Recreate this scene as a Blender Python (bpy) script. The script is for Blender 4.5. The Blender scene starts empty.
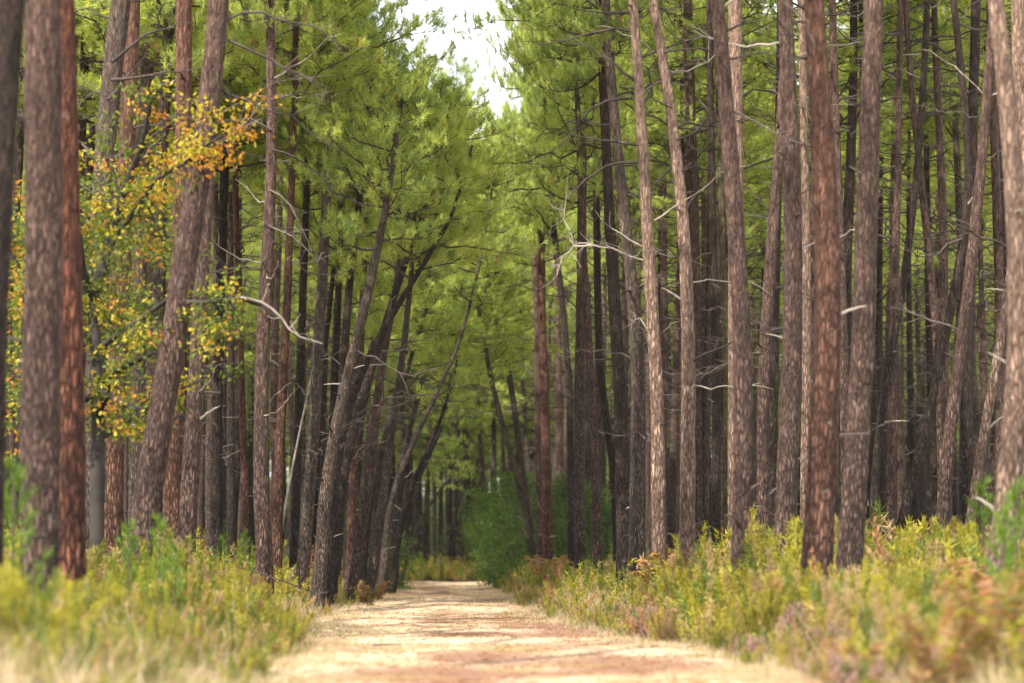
import bpy, math, random
import numpy as np
from mathutils import Vector, Matrix, Euler, noise

random.seed(7)
RNG = np.random.default_rng(7)
scene = bpy.context.scene
C = scene.collection
R = math.radians
HAZE = 0.00007

# ------------------------------------------------------------------ camera
F = 2844.4                                   # focal length in pixels (100 mm on a 36 mm sensor, 1024 px)
CAMZ = 1.0
YAW, PITCH = math.atan((512 - 433) / F), math.atan((564 - 341.5) / F)
cd = bpy.data.cameras.new("camera")
cam = bpy.data.objects.new("camera", cd)
C.objects.link(cam)
cam.location = (0, 0, CAMZ)
cam.rotation_euler = (math.pi / 2 + PITCH, 0, -YAW)
cd.lens, cd.sensor_width = 100, 36
cd.clip_start, cd.clip_end = 0.5, 8000
cd.dof.use_dof = True
cd.dof.focus_distance = 57
cd.dof.aperture_fstop = 1.35
scene.camera = cam
CR = cam.rotation_euler.to_matrix()

# ------------------------------------------------------------------ light
SUN_EL, SUN_AZ = 42, 221                    # azimuth clockwise from +Y: behind the camera, to its left
w = bpy.data.worlds.new("World")
scene.world = w
w.use_nodes = True
nt = w.node_tree
nt.nodes.clear()
out = nt.nodes.new("ShaderNodeOutputWorld")
bg = nt.nodes.new("ShaderNodeBackground")
sky = nt.nodes.new("ShaderNodeTexSky")
sky.sky_type = 'NISHITA'
sky.sun_disc = False
sky.sun_elevation = R(SUN_EL)
sky.sun_rotation = R(SUN_AZ)
sky.dust_density = 2.0
tc = nt.nodes.new("ShaderNodeTexCoord")
nz = nt.nodes.new("ShaderNodeTexNoise")
nz.inputs["Scale"].default_value = 3.0
nz.inputs["Detail"].default_value = 5
rp = nt.nodes.new("ShaderNodeValToRGB")
rp.color_ramp.elements[0].position = 0.30
rp.color_ramp.elements[1].position = 0.55
mx = nt.nodes.new("ShaderNodeMix")
mx.data_type = 'RGBA'
mx.inputs["B"].default_value = (34, 34.6, 35.6, 1)    # thin bright cloud
nt.links.new(tc.outputs["Generated"], nz.inputs["Vector"])
nt.links.new(nz.outputs["Fac"], rp.inputs["Fac"])
nt.links.new(rp.outputs["Color"], mx.inputs["Factor"])
nt.links.new(sky.outputs["Color"], mx.inputs["A"])
nt.links.new(mx.outputs["Result"], bg.inputs["Color"])
nt.links.new(bg.outputs["Background"], out.inputs["Surface"])
bg.inputs["Strength"].default_value = 0.05
sl = bpy.data.lights.new("sun", 'SUN')
sl.energy = 5.0
sl.angle = R(0.55)
sl.color = (1.0, 0.93, 0.82)
so = bpy.data.objects.new("sun", sl)
C.objects.link(so)
a, e = R(SUN_AZ), R(SUN_EL)
sdir = Vector((math.sin(a) * math.cos(e), math.cos(a) * math.cos(e), math.sin(e)))
so.rotation_euler = sdir.to_track_quat('Z', 'Y').to_euler()
so.location = sdir * 60

scene.view_settings.view_transform = 'Standard'
scene.view_settings.look = 'None'
scene.view_settings.gamma = 1
scene.view_settings.use_curve_mapping = False
scene.view_settings.exposure = 1.1
scene.render.engine = 'CYCLES'
cy = scene.cycles
cy.max_bounces, cy.diffuse_bounces, cy.glossy_bounces, cy.transmission_bounces = 6, 4, 1, 4
cy.use_denoising = True
cy.sample_clamp_indirect = 6

# ------------------------------------------------------------------ helpers
def pix(px, py, D):
    """world point seen at pixel (px, py) at distance Y = D down the track"""
    d = CR @ Vector(((px - 512) / F, (341.5 - py) / F, -1.0))
    return Vector((0, 0, CAMZ)) + d * (D / d.y)

def tag(o, label=None, cat=None, group=None, kind=None):
    if label: o["label"] = label
    if cat: o["category"] = cat
    if group: o["group"] = group
    if kind: o["kind"] = kind
    return o

def empty(name, loc, rz=0):
    o = bpy.data.objects.new(name, None)
    o.empty_display_size = 0.3
    o.location = loc
    o.rotation_euler = (0, 0, rz)
    C.objects.link(o)
    return o

def inst(name, mesh, parent=None, loc=(0, 0, 0), rot=(0, 0, 0), scale=(1, 1, 1)):
    o = bpy.data.objects.new(name, mesh)
    o.location, o.rotation_euler, o.scale = loc, rot, scale
    o.parent = parent
    C.objects.link(o)
    return o

class Acc:
    """collects triangles and quads as arrays and builds one mesh"""
    def __init__(s):
        s.V, s.T, s.Q, s.TM, s.QM, s.n = [], [], [], [], [], 0
    def add(s, V, tris=None, quads=None, m=0):
        V = np.asarray(V, float).reshape(-1, 3)
        if tris is not None and len(tris):
            t = np.asarray(tris, int) + s.n
            s.T.append(t); s.TM.append(np.full(len(t), m) if np.isscalar(m) else np.asarray(m))
        if quads is not None and len(quads):
            q = np.asarray(quads, int) + s.n
            s.Q.append(q); s.QM.append(np.full(len(q), m) if np.isscalar(m) else np.asarray(m))
        s.V.append(V); s.n += len(V)
    def arrays(s):
        V = np.concatenate(s.V)
        T = np.concatenate(s.T) if s.T else np.zeros((0, 3), int)
        Q = np.concatenate(s.Q) if s.Q else np.zeros((0, 4), int)
        TM = np.concatenate(s.TM) if s.TM else np.zeros(0, int)
        QM = np.concatenate(s.QM) if s.QM else np.zeros(0, int)
        return V, T, Q, TM, QM
    def mesh(s, name, mats, smooth=False):
        V, T, Q, TM, QM = s.arrays()
        me = bpy.data.meshes.new(name)
        me.vertices.add(len(V)); me.vertices.foreach_set("co", V.astype(np.float32).ravel())
        idx = np.concatenate([T.ravel(), Q.ravel()]).astype(np.int32)
        me.loops.add(len(idx)); me.loops.foreach_set("vertex_index", idx)
        st = np.concatenate([np.arange(len(T)) * 3, len(T) * 3 + np.arange(len(Q)) * 4]).astype(np.int32)
        me.polygons.add(len(st)); me.polygons.foreach_set("loop_start", st)
        me.polygons.foreach_set("material_index", np.concatenate([TM, QM]).astype(np.int32))
        me.polygons.foreach_set("use_smooth", np.full(len(st), smooth))
        for m in mats: me.materials.append(m)
        me.update(calc_edges=True)
        return me

def tube(acc, P, rad, seg=8, m=0, rough=0.0, rs=1.0, cap=True):
    P = np.asarray(P, float); n = len(P)
    T = np.gradient(P, axis=0); T /= np.linalg.norm(T, axis=1)[:, None] + 1e-9
    ref = np.array([0, 1, 0.]) if abs(T[:, 1]).mean() < 0.8 else np.array([1, 0, 0.])
    U = np.cross(T, ref); U /= np.linalg.norm(U, axis=1)[:, None] + 1e-9
    W = np.cross(T, U)
    an = np.linspace(0, 2 * math.pi, seg, endpoint=False)
    rr = np.repeat(np.asarray(rad, float)[:, None], seg, 1)
    if rough:
        for i in range(n):
            for j in range(seg):
                v = Vector((math.cos(an[j]) * 2.2, math.sin(an[j]) * 2.2, P[i, 2] * 1.1)) * rs
                rr[i, j] *= 1 + rough * noise.noise(v) + rough * 0.6 * noise.noise(v * 3.3)
    V = P[:, None] + rr[..., None] * (np.cos(an)[None, :, None] * U[:, None] + np.sin(an)[None, :, None] * W[:, None])
    i = np.arange(n - 1)[:, None] * seg; j = np.arange(seg)[None]; k = (j + 1) % seg
    q = np.stack([i + j, i + k, i + seg + k, i + seg + j], -1).reshape(-1, 4)
    V = V.reshape(-1, 3)
    acc.add(V, quads=q, m=m)
    if cap:
        top = np.arange(seg) + (n - 1) * seg
        acc.add(np.vstack([V[top], P[-1] + T[-1] * rad[-1] * 0.5]), tris=[(x, (x + 1) % seg, seg) for x in range(seg)], m=m)

def blades(acc, base, direc, length, width, m, bend=None):
    """single-triangle needles / leaves from base along direc"""
    n = len(base)
    d = direc / (np.linalg.norm(direc, axis=1)[:, None] + 1e-9)
    s = np.cross(d, RNG.normal(size=(n, 3))); s /= np.linalg.norm(s, axis=1)[:, None] + 1e-9
    w2 = np.asarray(width).reshape(-1, 1) / 2
    tip = base + d * np.asarray(length).reshape(-1, 1)
    if bend is not None: tip = tip + bend
    V = np.stack([base - s * w2, base + s * w2, tip], 1).reshape(-1, 3)
    acc.add(V, tris=np.arange(3 * n).reshape(-1, 3), m=m)

def leaves(acc, base, direc, length, width, m):
    """rhombic leaves"""
    n = len(base)
    d = direc / (np.linalg.norm(direc, axis=1)[:, None] + 1e-9)
    s = np.cross(d, RNG.normal(size=(n, 3))); s /= np.linalg.norm(s, axis=1)[:, None] + 1e-9
    L = np.asarray(length).reshape(-1, 1); W_ = np.asarray(width).reshape(-1, 1) / 2
    nrm = np.cross(d, s) * L * 0.12
    V = np.stack([base, base + d * L * .5 + s * W_ + nrm, base + d * L, base + d * L * .5 - s * W_ + nrm], 1).reshape(-1, 3)
    acc.add(V, quads=np.arange(4 * n).reshape(-1, 4), m=m)

# ------------------------------------------------------------------ materials
def mat(name):
    m = bpy.data.materials.new(name); m.use_nodes = True
    n = m.node_tree.nodes; n.clear()
    return m, n, m.node_tree.links

def ramp(n, stops):
    r = n.new("ShaderNodeValToRGB"); cr = r.color_ramp
    while len(cr.elements) < len(stops): cr.elements.new(0.5)
    for el, (p, c) in zip(cr.elements, stops):
        el.position = p; el.color = (*c, 1)
    return r

def leaf_mat(name, c1, c2, trans=0.4, scale=1.2, rough=0.55, tcol=1.25):
    m, n, l = mat(name)
    geo = n.new("ShaderNodeNewGeometry"); oi = n.new("ShaderNodeObjectInfo")
    nz = n.new("ShaderNodeTexNoise"); nz.inputs["Scale"].default_value = scale; nz.inputs["Detail"].default_value = 2
    l.new(geo.outputs["Position"], nz.inputs["Vector"])
    ad = n.new("ShaderNodeMath"); ad.operation = 'MULTIPLY_ADD'; ad.inputs[1].default_value = 0.35
    l.new(oi.outputs["Random"], ad.inputs[0]); l.new(nz.outputs["Fac"], ad.inputs[2])
    ad2 = n.new("ShaderNodeMath"); ad2.operation = 'MULTIPLY_ADD'; ad2.inputs[1].default_value = 0.3
    l.new(geo.outputs["Random Per Island"], ad2.inputs[0]); l.new(ad.outputs[0], ad2.inputs[2])
    r = ramp(n, [(0.45, c1), (1.05 if False else 1.0, c2)])
    l.new(ad2.outputs[0], r.inputs["Fac"])
    p = n.new("ShaderNodeBsdfPrincipled"); p.inputs["Roughness"].default_value = rough
    p.inputs["Specular IOR Level"].default_value = 0.25
    l.new(r.outputs["Color"], p.inputs["Base Color"])
    t = n.new("ShaderNodeBsdfTranslucent")
    g = n.new("ShaderNodeVectorMath"); g.operation = 'MULTIPLY'; g.inputs[1].default_value = (tcol * 1.1, tcol, tcol * .5)
    l.new(r.outputs["Color"], g.inputs[0]); l.new(g.outputs[0], t.inputs["Color"])
    mixs = n.new("ShaderNodeMixShader"); mixs.inputs[0].default_value = trans
    l.new(p.outputs[0], mixs.inputs[1]); l.new(t.outputs[0], mixs.inputs[2])
    o = n.new("ShaderNodeOutputMaterial"); l.new(mixs.outputs[0], o.inputs["Surface"])
    return m

def bark_mat(name, fissure, plate, lit, moss=0.0, sc=1.0):
    m, n, l = mat(name)
    tcn = n.new("ShaderNodeTexCoord"); oi = n.new("ShaderNodeObjectInfo")
    off = n.new("ShaderNodeVectorMath"); off.operation = 'MULTIPLY_ADD'
    off.inputs[1].default_value = (37, 51, 23)
    comb = n.new("ShaderNodeCombineXYZ")
    for k in range(3): l.new(oi.outputs["Random"], comb.inputs[k])
    l.new(comb.outputs[0], off.inputs[0]); l.new(tcn.outputs["Object"], off.inputs[2])
    mp = n.new("ShaderNodeMapping"); mp.inputs["Scale"].default_value = (26 * sc, 26 * sc, 6.0 * sc)
    l.new(off.outputs[0], mp.inputs["Vector"])
    dn = n.new("ShaderNodeTexNoise"); dn.inputs["Scale"].default_value = 1.6; dn.inputs["Detail"].default_value = 3
    l.new(mp.outputs[0], dn.inputs["Vector"])
    wv = n.new("ShaderNodeVectorMath"); wv.operation = 'MULTIPLY_ADD'; wv.inputs[1].default_value = (1.1, 1.1, 1.1)
    l.new(dn.outputs["Color"], wv.inputs[0]); l.new(mp.outputs[0], wv.inputs[2])
    vo = n.new("ShaderNodeTexVoronoi"); vo.feature = 'DISTANCE_TO_EDGE'; vo.inputs["Scale"].default_value = 1.0
    l.new(wv.outputs[0], vo.inputs["Vector"])
    v2 = n.new("ShaderNodeTexVoronoi"); v2.inputs["Scale"].default_value = 1.0
    l.new(wv.outputs[0], v2.inputs["Vector"])
    fr = ramp(n, [(0.0, (0, 0, 0)), (0.30, (1, 1, 1))]); l.new(vo.outputs["Distance"], fr.inputs["Fac"])
    sep = n.new("ShaderNodeSeparateColor"); l.new(v2.outputs["Color"], sep.inputs[0])
    pr = ramp(n, [(0.15, plate), (0.95, lit)]); l.new(sep.outputs[0], pr.inputs["Fac"])  # lighter plate tone, random from plate to plate
    big = n.new("ShaderNodeTexNoise"); big.inputs["Scale"].default_value = 1.3; big.inputs["Detail"].default_value = 4
    l.new(off.outputs[0], big.inputs["Vector"])
    bm_ = n.new("ShaderNodeMix"); bm_.data_type = 'RGBA'; bm_.blend_type = 'MULTIPLY'
    br = ramp(n, [(0.3, (0.6, 0.58, 0.6)), (0.7, (1.25, 1.2, 1.15))]); l.new(big.outputs["Fac"], br.inputs["Fac"])
    bm_.inputs["Factor"].default_value = 1
    l.new(pr.outputs["Color"], bm_.inputs["A"]); l.new(br.outputs["Color"], bm_.inputs["B"])
    mixc = n.new("ShaderNodeMix"); mixc.data_type = 'RGBA'
    l.new(fr.outputs["Color"], mixc.inputs["Factor"]); mixc.inputs["A"].default_value = (*fissure, 1)
    l.new(bm_.outputs["Result"], mixc.inputs["B"])
    last = mixc.outputs["Result"]
    # lichen and moss patches
    ln = n.new("ShaderNodeTexNoise"); ln.inputs["Scale"].default_value = 9; ln.inputs["Detail"].default_value = 5
    l.new(off.outputs[0], ln.inputs["Vector"])
    lr = ramp(n, [(0.63, (0, 0, 0)), (0.78, (0.35, 0.35, 0.35))]); l.new(ln.outputs["Fac"], lr.inputs["Fac"])
    lm = n.new("ShaderNodeMix"); lm.data_type = 'RGBA'; lm.inputs["B"].default_value = (0.30, 0.28, 0.25, 1)
    l.new(lr.outputs["Color"], lm.inputs["Factor"]); l.new(last, lm.inputs["A"]); last = lm.outputs["Result"]
    if moss:
        mm = n.new("ShaderNodeMix"); mm.data_type = 'RGBA'; mm.inputs["B"].default_value = (0.10, 0.11, 0.04, 1)
        mr = ramp(n, [(0.35, (0, 0, 0)), (0.65, (moss, moss, moss))]); l.new(big.outputs["Fac"], mr.inputs["Fac"])
        l.new(mr.outputs["Color"], mm.inputs["Factor"]); l.new(last, mm.inputs["A"]); last = mm.outputs["Result"]
    # smoother, warmer bark higher up the stem
    sx = n.new("ShaderNodeSeparateXYZ"); l.new(tcn.outputs["Object"], sx.inputs[0])
    zr = n.new("ShaderNodeMapRange"); zr.inputs["From Min"].default_value = 1.5; zr.inputs["From Max"].default_value = 11
    zr.inputs["To Max"].default_value = 0.75; l.new(sx.outputs["Z"], zr.inputs["Value"])
    fn = n.new("ShaderNodeTexNoise"); fn.inputs["Scale"].default_value = 2.2; fn.inputs["Detail"].default_value = 6; fn.inputs["Roughness"].default_value = .65
    fm = n.new("ShaderNodeMapping"); fm.inputs["Scale"].default_value = (9, 9, 2.2); l.new(off.outputs[0], fm.inputs["Vector"]); l.new(fm.outputs[0], fn.inputs["Vector"])
    ur = ramp(n, [(0.3, tuple(c * .55 for c in plate)), (0.7, (lit[0] * 1.05, lit[1] * .95, lit[2] * .88))]); l.new(fn.outputs["Fac"], ur.inputs["Fac"])
    um = n.new("ShaderNodeMix"); um.data_type = 'RGBA'; l.new(zr.outputs[0], um.inputs["Factor"])
    l.new(last, um.inputs["A"]); l.new(ur.outputs["Color"], um.inputs["B"])
    vm = n.new("ShaderNodeMix"); vm.data_type = 'RGBA'; vm.blend_type = 'MULTIPLY'; vm.inputs["Factor"].default_value = .8
    vr = ramp(n, [(0.35, (0.5, 0.48, 0.47)), (0.6, (1.1, 1.1, 1.1))]); l.new(fn.outputs["Fac"], vr.inputs["Fac"])
    l.new(um.outputs["Result"], vm.inputs["A"]); l.new(vr.outputs["Color"], vm.inputs["B"]); last = vm.outputs["Result"]
    p = n.new("ShaderNodeBsdfPrincipled"); p.inputs["Roughness"].default_value = 0.9
    p.inputs["Specular IOR Level"].default_value = 0.15
    l.new(last, p.inputs["Base Color"])
    add = n.new("ShaderNodeMath"); add.operation = 'MULTIPLY_ADD'; add.inputs[1].default_value = 0.35
    l.new(dn.outputs["Fac"], add.inputs[0]); l.new(fr.outputs["Color"], add.inputs[2])
    bp = n.new("ShaderNodeBump"); bp.inputs["Strength"].default_value = 0.9; bp.inputs["Distance"].default_value = 0.025
    l.new(add.outputs[0], bp.inputs["Height"]); l.new(bp.outputs[0], p.inputs["Normal"])
    o = n.new("ShaderNodeOutputMaterial"); l.new(p.outputs[0], o.inputs["Surface"])
    return m

def plain_mat(name, c1, c2, scale=4, rough=0.85):
    m, n, l = mat(name)
    tcn = n.new("ShaderNodeTexCoord"); oi = n.new("ShaderNodeObjectInfo")
    nz = n.new("ShaderNodeTexNoise"); nz.inputs["Scale"].default_value = scale; nz.inputs["Detail"].default_value = 5
    l.new(tcn.outputs["Object"], nz.inputs["Vector"])
    ad = n.new("ShaderNodeMath"); ad.operation = 'MULTIPLY_ADD'; ad.inputs[1].default_value = 0.4
    l.new(oi.outputs["Random"], ad.inputs[0]); l.new(nz.outputs["Fac"], ad.inputs[2])
    r = ramp(n, [(0.4, c1), (0.95, c2)]); l.new(ad.outputs[0], r.inputs["Fac"])
    p = n.new("ShaderNodeBsdfPrincipled"); p.inputs["Roughness"].default_value = rough
    p.inputs["Specular IOR Level"].default_value = 0.2
    l.new(r.outputs["Color"], p.inputs["Base Color"])
    o = n.new("ShaderNodeOutputMaterial"); l.new(p.outputs[0], o.inputs["Surface"])
    return m

BARK = {
    'brown': bark_mat("bark_brown", (0.020, 0.013, 0.011), (0.098, 0.064, 0.051), (0.178, 0.120, 0.098)),
    'red':   bark_mat("bark_red",   (0.022, 0.011, 0.008), (0.115, 0.060, 0.042), (0.195, 0.108, 0.078), sc=.9),
    'rust':  bark_mat("bark_rust",  (0.012, 0.006, 0.005), (0.085, 0.034, 0.022), (0.185, 0.078, 0.048), sc=.7),
    'grey':  bark_mat("bark_grey",  (0.020, 0.015, 0.012), (0.095, 0.072, 0.058), (0.170, 0.134, 0.110), sc=1.2),
    'pale':  bark_mat("bark_sunlit",  (0.050, 0.031, 0.023), (0.220, 0.148, 0.110), (0.360, 0.262, 0.205), sc=.85),  # brighter copy for sunlit stems, sunlight put into the colour
    'dark':  bark_mat("bark_dark",  (0.009, 0.007, 0.006), (0.048, 0.034, 0.028), (0.085, 0.062, 0.052), sc=1.1),  # dark stems; also puts shade into the colour deep in the stands
    'mossy': bark_mat("bark_mossy", (0.022, 0.018, 0.012), (0.095, 0.078, 0.050), (0.160, 0.132, 0.090), moss=0.6),
}
M_NEEDLE = [leaf_mat("needles_green", (0.090, 0.148, 0.034), (0.37, 0.455, 0.125), trans=.42, tcol=1.5),
            leaf_mat("needles_yellow", (0.20, 0.265, 0.05), (0.52, 0.58, 0.15), trans=.42, tcol=1.4),
            leaf_mat("needles_brown", (0.20, 0.09, 0.03), (0.32, 0.16, 0.05), trans=.3)]
M_TWIG = plain_mat("twig", (0.030, 0.020, 0.016), (0.085, 0.06, 0.05))
M_DEAD = [plain_mat("dead_wood", (0.022, 0.016, 0.014), (0.09, 0.066, 0.058), 6),
          plain_mat("bleached_wood", (0.12, 0.098, 0.08), (0.30, 0.25, 0.215), 6)]
M_HEATH = [leaf_mat("heath_yellow_green", (0.080, 0.088, 0.010), (0.31, 0.28, 0.026), scale=2.5, trans=.3),
           leaf_mat("heath_green", (0.042, 0.070, 0.010), (0.12, 0.165, 0.024), scale=2.5, trans=.3),
           leaf_mat("heath_straw", (0.15, 0.10, 0.045), (0.36, 0.26, 0.125), scale=2.5, trans=.3),
           leaf_mat("heath_rust", (0.17, 0.075, 0.035), (0.34, 0.165, 0.075), scale=2.5, trans=.3),
           leaf_mat("heath_mauve", (0.17, 0.095, 0.09), (0.34, 0.21, 0.19), scale=2.5, trans=.2),
           leaf_mat("young_needles", (0.055, 0.12, 0.016), (0.14, 0.23, 0.03), scale=2.5)]
M_STRAW = leaf_mat("straw", (0.33, 0.24, 0.15), (0.56, 0.43, 0.30), scale=1.0, trans=.25, tcol=1.0)
M_GRASS = leaf_mat("grass_green", (0.10, 0.13, 0.025), (0.25, 0.25, 0.07), scale=1.0, trans=.3)
M_OAK = [leaf_mat("oak_green", (0.055, 0.085, 0.012), (0.15, 0.19, 0.025), trans=.4),
         leaf_mat("oak_yellow", (0.22, 0.20, 0.02), (0.45, 0.36, 0.035), trans=.4),
         leaf_mat("oak_orange", (0.30, 0.13, 0.018), (0.50, 0.25, 0.04), trans=.4),
         plain_mat("oak_bark", (0.012, 0.010, 0.009), (0.05, 0.042, 0.036))]
M_BUSH = [leaf_mat("bush_green", (0.040, 0.085, 0.012), (0.11, 0.175, 0.03)),
          leaf_mat("bush_dark", (0.026, 0.060, 0.010), (0.07, 0.12, 0.022))]

# ------------------------------------------------------------------ ground and track
TL, TR = -1.0, 1.9                                      # innermost edges; the true ones wander:
def TLf(y): return float(np.interp(y, [24, 33, 46, 58, 73, 98, 142], [-1.35, -1.45, -1.9, -1.85, -1.5, -1.4, -1.05]))
def TRf(y): return float(np.interp(y, [24, 29, 36, 42, 50, 60, 84, 135], [2.8, 2.95, 2.7, 2.45, 2.1, 1.85, 2.2, 2.7]))
#                                    # track edges
def und(x, y):
    """small humps and dips across the track"""
    v = 0.15 * noise.noise(Vector((x * 0.16, y * 0.34, 3.1))) + 0.080 * noise.noise(Vector((x * 0.35, y * 0.62, 9.7))) \
        + 0.016 * noise.noise(Vector((x * 1.6, y * 1.5, 1.7)))
    return v + 0.04 * noise.noise(Vector((0.2, y * 0.05, 5.5)))

def sstep(a_, b_, x):
    t = min(1, max(0, (x - a_) / (b_ - a_))); return t * t * (3 - 2 * t)

def edge_dist(x, y):
    """metres outside the track edge (negative on the track)"""
    wob = 0.22 * noise.noise(Vector((y * 0.16, 4.0 if x < 1 else 9.0, 0.3)))
    return (TLf(y) - x if x < 0.6 else x - TRf(y)) + wob * .6

def ground_z(x, y):
    d = edge_dist(x, y)
    if y > 150: d = max(d, (y - 150) * 0.5)
    if y < 0: d = max(d, -2)
    return -0.10 * (1 - sstep(-0.5, 0.0, d)) + 0.24 * sstep(0.0, 1.6, d) + 0.14 * sstep(1.2, 6.0, d) + 0.06 * noise.noise(Vector((x * 0.3, y * 0.3, 0))) * sstep(0, 1, d)

xs = np.unique(np.concatenate([[-3000, -1200, -500, -250, -120, -80], np.arange(-60, -8, 2.), np.arange(-8, 12, .25), np.arange(12, 66, 2.), [80, 120, 250, 500, 1200, 3000]]))
ys = np.unique(np.concatenate([[-400, -150, -60, -20, 0, 10], np.arange(14, 60, .5), np.arange(60, 170, 1.), np.arange(170, 360, 5.), [400, 500, 700, 1000, 2000, 4000]]))
def grid(xs, ys, zf):
    V = np.array([(x, y, zf(x, y)) for y in ys for x in xs]); nx = len(xs)
    i = (np.arange(len(ys) - 1)[:, None] * nx + np.arange(nx - 1)[None]).ravel()
    return V, np.stack([i, i + 1, i + nx + 1, i + nx], 1)

def ground_mat():
    m, n, l = mat("forest_floor")
    tcn = n.new("ShaderNodeTexCoord")
    a1 = n.new("ShaderNodeTexNoise"); a1.inputs["Scale"].default_value = 0.8; a1.inputs["Detail"].default_value = 6
    a2 = n.new("ShaderNodeTexNoise"); a2.inputs["Scale"].default_value = 30; a2.inputs["Detail"].default_value = 4
    for q in (a1, a2): l.new(tcn.outputs["Object"], q.inputs["Vector"])
    r1 = ramp(n, [(0.3, (0.10, 0.062, 0.034)), (0.5, (0.20, 0.125, 0.062)), (0.7, (0.15, 0.14, 0.045))])
    r2 = ramp(n, [(0.3, (0.5, 0.5, 0.5)), (0.7, (1.3, 1.3, 1.3))])
    l.new(a1.outputs["Fac"], r1.inputs["Fac"]); l.new(a2.outputs["Fac"], r2.inputs["Fac"])
    mm = n.new("ShaderNodeMix"); mm.data_type = 'RGBA'; mm.blend_type = 'MULTIPLY'; mm.inputs["Factor"].default_value = 1
    l.new(r1.outputs["Color"], mm.inputs["A"]); l.new(r2.outputs["Color"], mm.inputs["B"])
    p = n.new("ShaderNodeBsdfPrincipled"); p.inputs["Roughness"].default_value = 0.95; p.inputs["Specular IOR Level"].default_value = 0.1
    l.new(mm.outputs["Result"], p.inputs["Base Color"])
    bp = n.new("ShaderNodeBump"); bp.inputs["Distance"].default_value = 0.05; l.new(a2.outputs["Fac"], bp.inputs["Height"]); l.new(bp.outputs[0], p.inputs["Normal"])
    o = n.new("ShaderNodeOutputMaterial"); l.new(p.outputs[0], o.inputs["Surface"])
    return m

acc = Acc(); V, Q = grid(xs, ys, ground_z); acc.add(V, quads=Q)
tag(inst("ground", acc.mesh("ground", [ground_mat()], True)), kind="structure")

def straw_mask(x, y):
    s = 1.3 * noise.noise(Vector((x * 0.28, y * 0.19, 21.0))) + 0.8 * noise.noise(Vector((x * 0.7, y * 0.42, 2.0)))
    rut = math.exp(-((x - 0.05) / 0.35) ** 2) + math.exp(-((x - 1.75) / 0.38) ** 2)
    return min(1, max(0, 0.68 + 1.0 * s + 4.0 * und(x, y) - 0.22 * rut))

def track_mat():
    m, n, l = mat("straw_and_litter_track")
    at = n.new("ShaderNodeAttribute"); at.attribute_name = "straw"
    tcn = n.new("ShaderNodeTexCoord")
    a1 = n.new("ShaderNodeTexNoise"); a1.inputs["Scale"].default_value = 6; a1.inputs["Detail"].default_value = 6
    a2 = n.new("ShaderNodeTexNoise"); a2.inputs["Scale"].default_value = 40; a2.inputs["Detail"].default_value = 3
    a3 = n.new("ShaderNodeTexNoise"); a3.inputs["Scale"].default_value = 0.5; a3.inputs["Detail"].default_value = 3
    for q in (a1, a2, a3): l.new(tcn.outputs["Object"], q.inputs["Vector"])
    ad = n.new("ShaderNodeMath"); ad.operation = 'MULTIPLY_ADD'; ad.inputs[1].default_value = 0.5
    l.new(a1.outputs["Fac"], ad.inputs[0]); l.new(at.outputs["Fac"], ad.inputs[2])
    r1 = ramp(n, [(0.45, (0.22, 0.125, 0.082)), (0.68, (0.34, 0.235, 0.160)), (0.95, (0.52, 0.395, 0.27))])
    l.new(ad.outputs[0], r1.inputs["Fac"])
    gm = n.new("ShaderNodeMix"); gm.data_type = 'RGBA'; gm.inputs["B"].default_value = (0.33, 0.30, 0.10, 1)
    gr = ramp(n, [(0.55, (0, 0, 0)), (0.72, (0.6, 0.6, 0.6))]); l.new(a3.outputs["Fac"], gr.inputs["Fac"])
    l.new(gr.outputs["Color"], gm.inputs["Factor"]); l.new(r1.outputs["Color"], gm.inputs["A"])
    r2 = ramp(n, [(0.3, (0.65, 0.62, 0.6)), (0.7, (1.2, 1.2, 1.2))]); l.new(a2.outputs["Fac"], r2.inputs["Fac"])
    mm = n.new("ShaderNodeMix"); mm.data_type = 'RGBA'; mm.blend_type = 'MULTIPLY'; mm.inputs["Factor"].default_value = 1
    l.new(gm.outputs["Result"], mm.inputs["A"]); l.new(r2.outputs["Color"], mm.inputs["B"])
    p = n.new("ShaderNodeBsdfPrincipled"); p.inputs["Roughness"].default_value = 0.95; p.inputs["Specular IOR Level"].default_value = 0.1
    l.new(mm.outputs["Result"], p.inputs["Base Color"])
    bp = n.new("ShaderNodeBump"); bp.inputs["Distance"].default_value = 0.03; l.new(a2.outputs["Fac"], bp.inputs["Height"]); l.new(bp.outputs[0], p.inputs["Normal"])
    o = n.new("ShaderNodeOutputMaterial"); l.new(p.outputs[0], o.inputs["Surface"])
    return m

def track_z(x, y):
    d = edge_dist(x, y)
    return und(x, y) + 0.01 - 0.20 * sstep(-0.15, 0.6, d)
rx = np.arange(-2.7, 4.1, 0.1)
ry = np.concatenate([np.arange(-8, 14, 1.), np.arange(14, 70, .14), np.arange(70, 156, .3)])
acc = Acc(); V, Q = grid(rx, ry, track_z); acc.add(V, quads=Q)
me = acc.mesh("track", [track_mat()], True)
at = me.attributes.new("straw", 'FLOAT', 'POINT')
at.data.foreach_set("value", np.array([straw_mask(v[0], v[1]) for v in V], dtype=np.float32))
tag(inst("forest_track", me), kind="structure")

# ------------------------------------------------------------------ pine prototypes
def unit(v): return v / (np.linalg.norm(v) + 1e-9)

def tufts(acc, centers, dirs, needles=24, L=0.17, wd=0.017, yellow=0.3, brown=0.015):
    n = len(centers)
    which = RNG.random(n)
    m = np.where(which < brown, 3, np.where(which < brown + yellow, 2, 1))
    c = np.repeat(centers, needles, 0); d = np.repeat(dirs, needles, 0)
    dd = d * 0.75 + RNG.normal(size=c.shape) * 0.62
    base = c + d * RNG.uniform(-0.10, 0.08, (len(c), 1))
    blades(acc, base, dd, RNG.uniform(0.7, 1.15, len(c)) * L, np.full(len(c), wd), np.repeat(m, needles))

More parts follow.
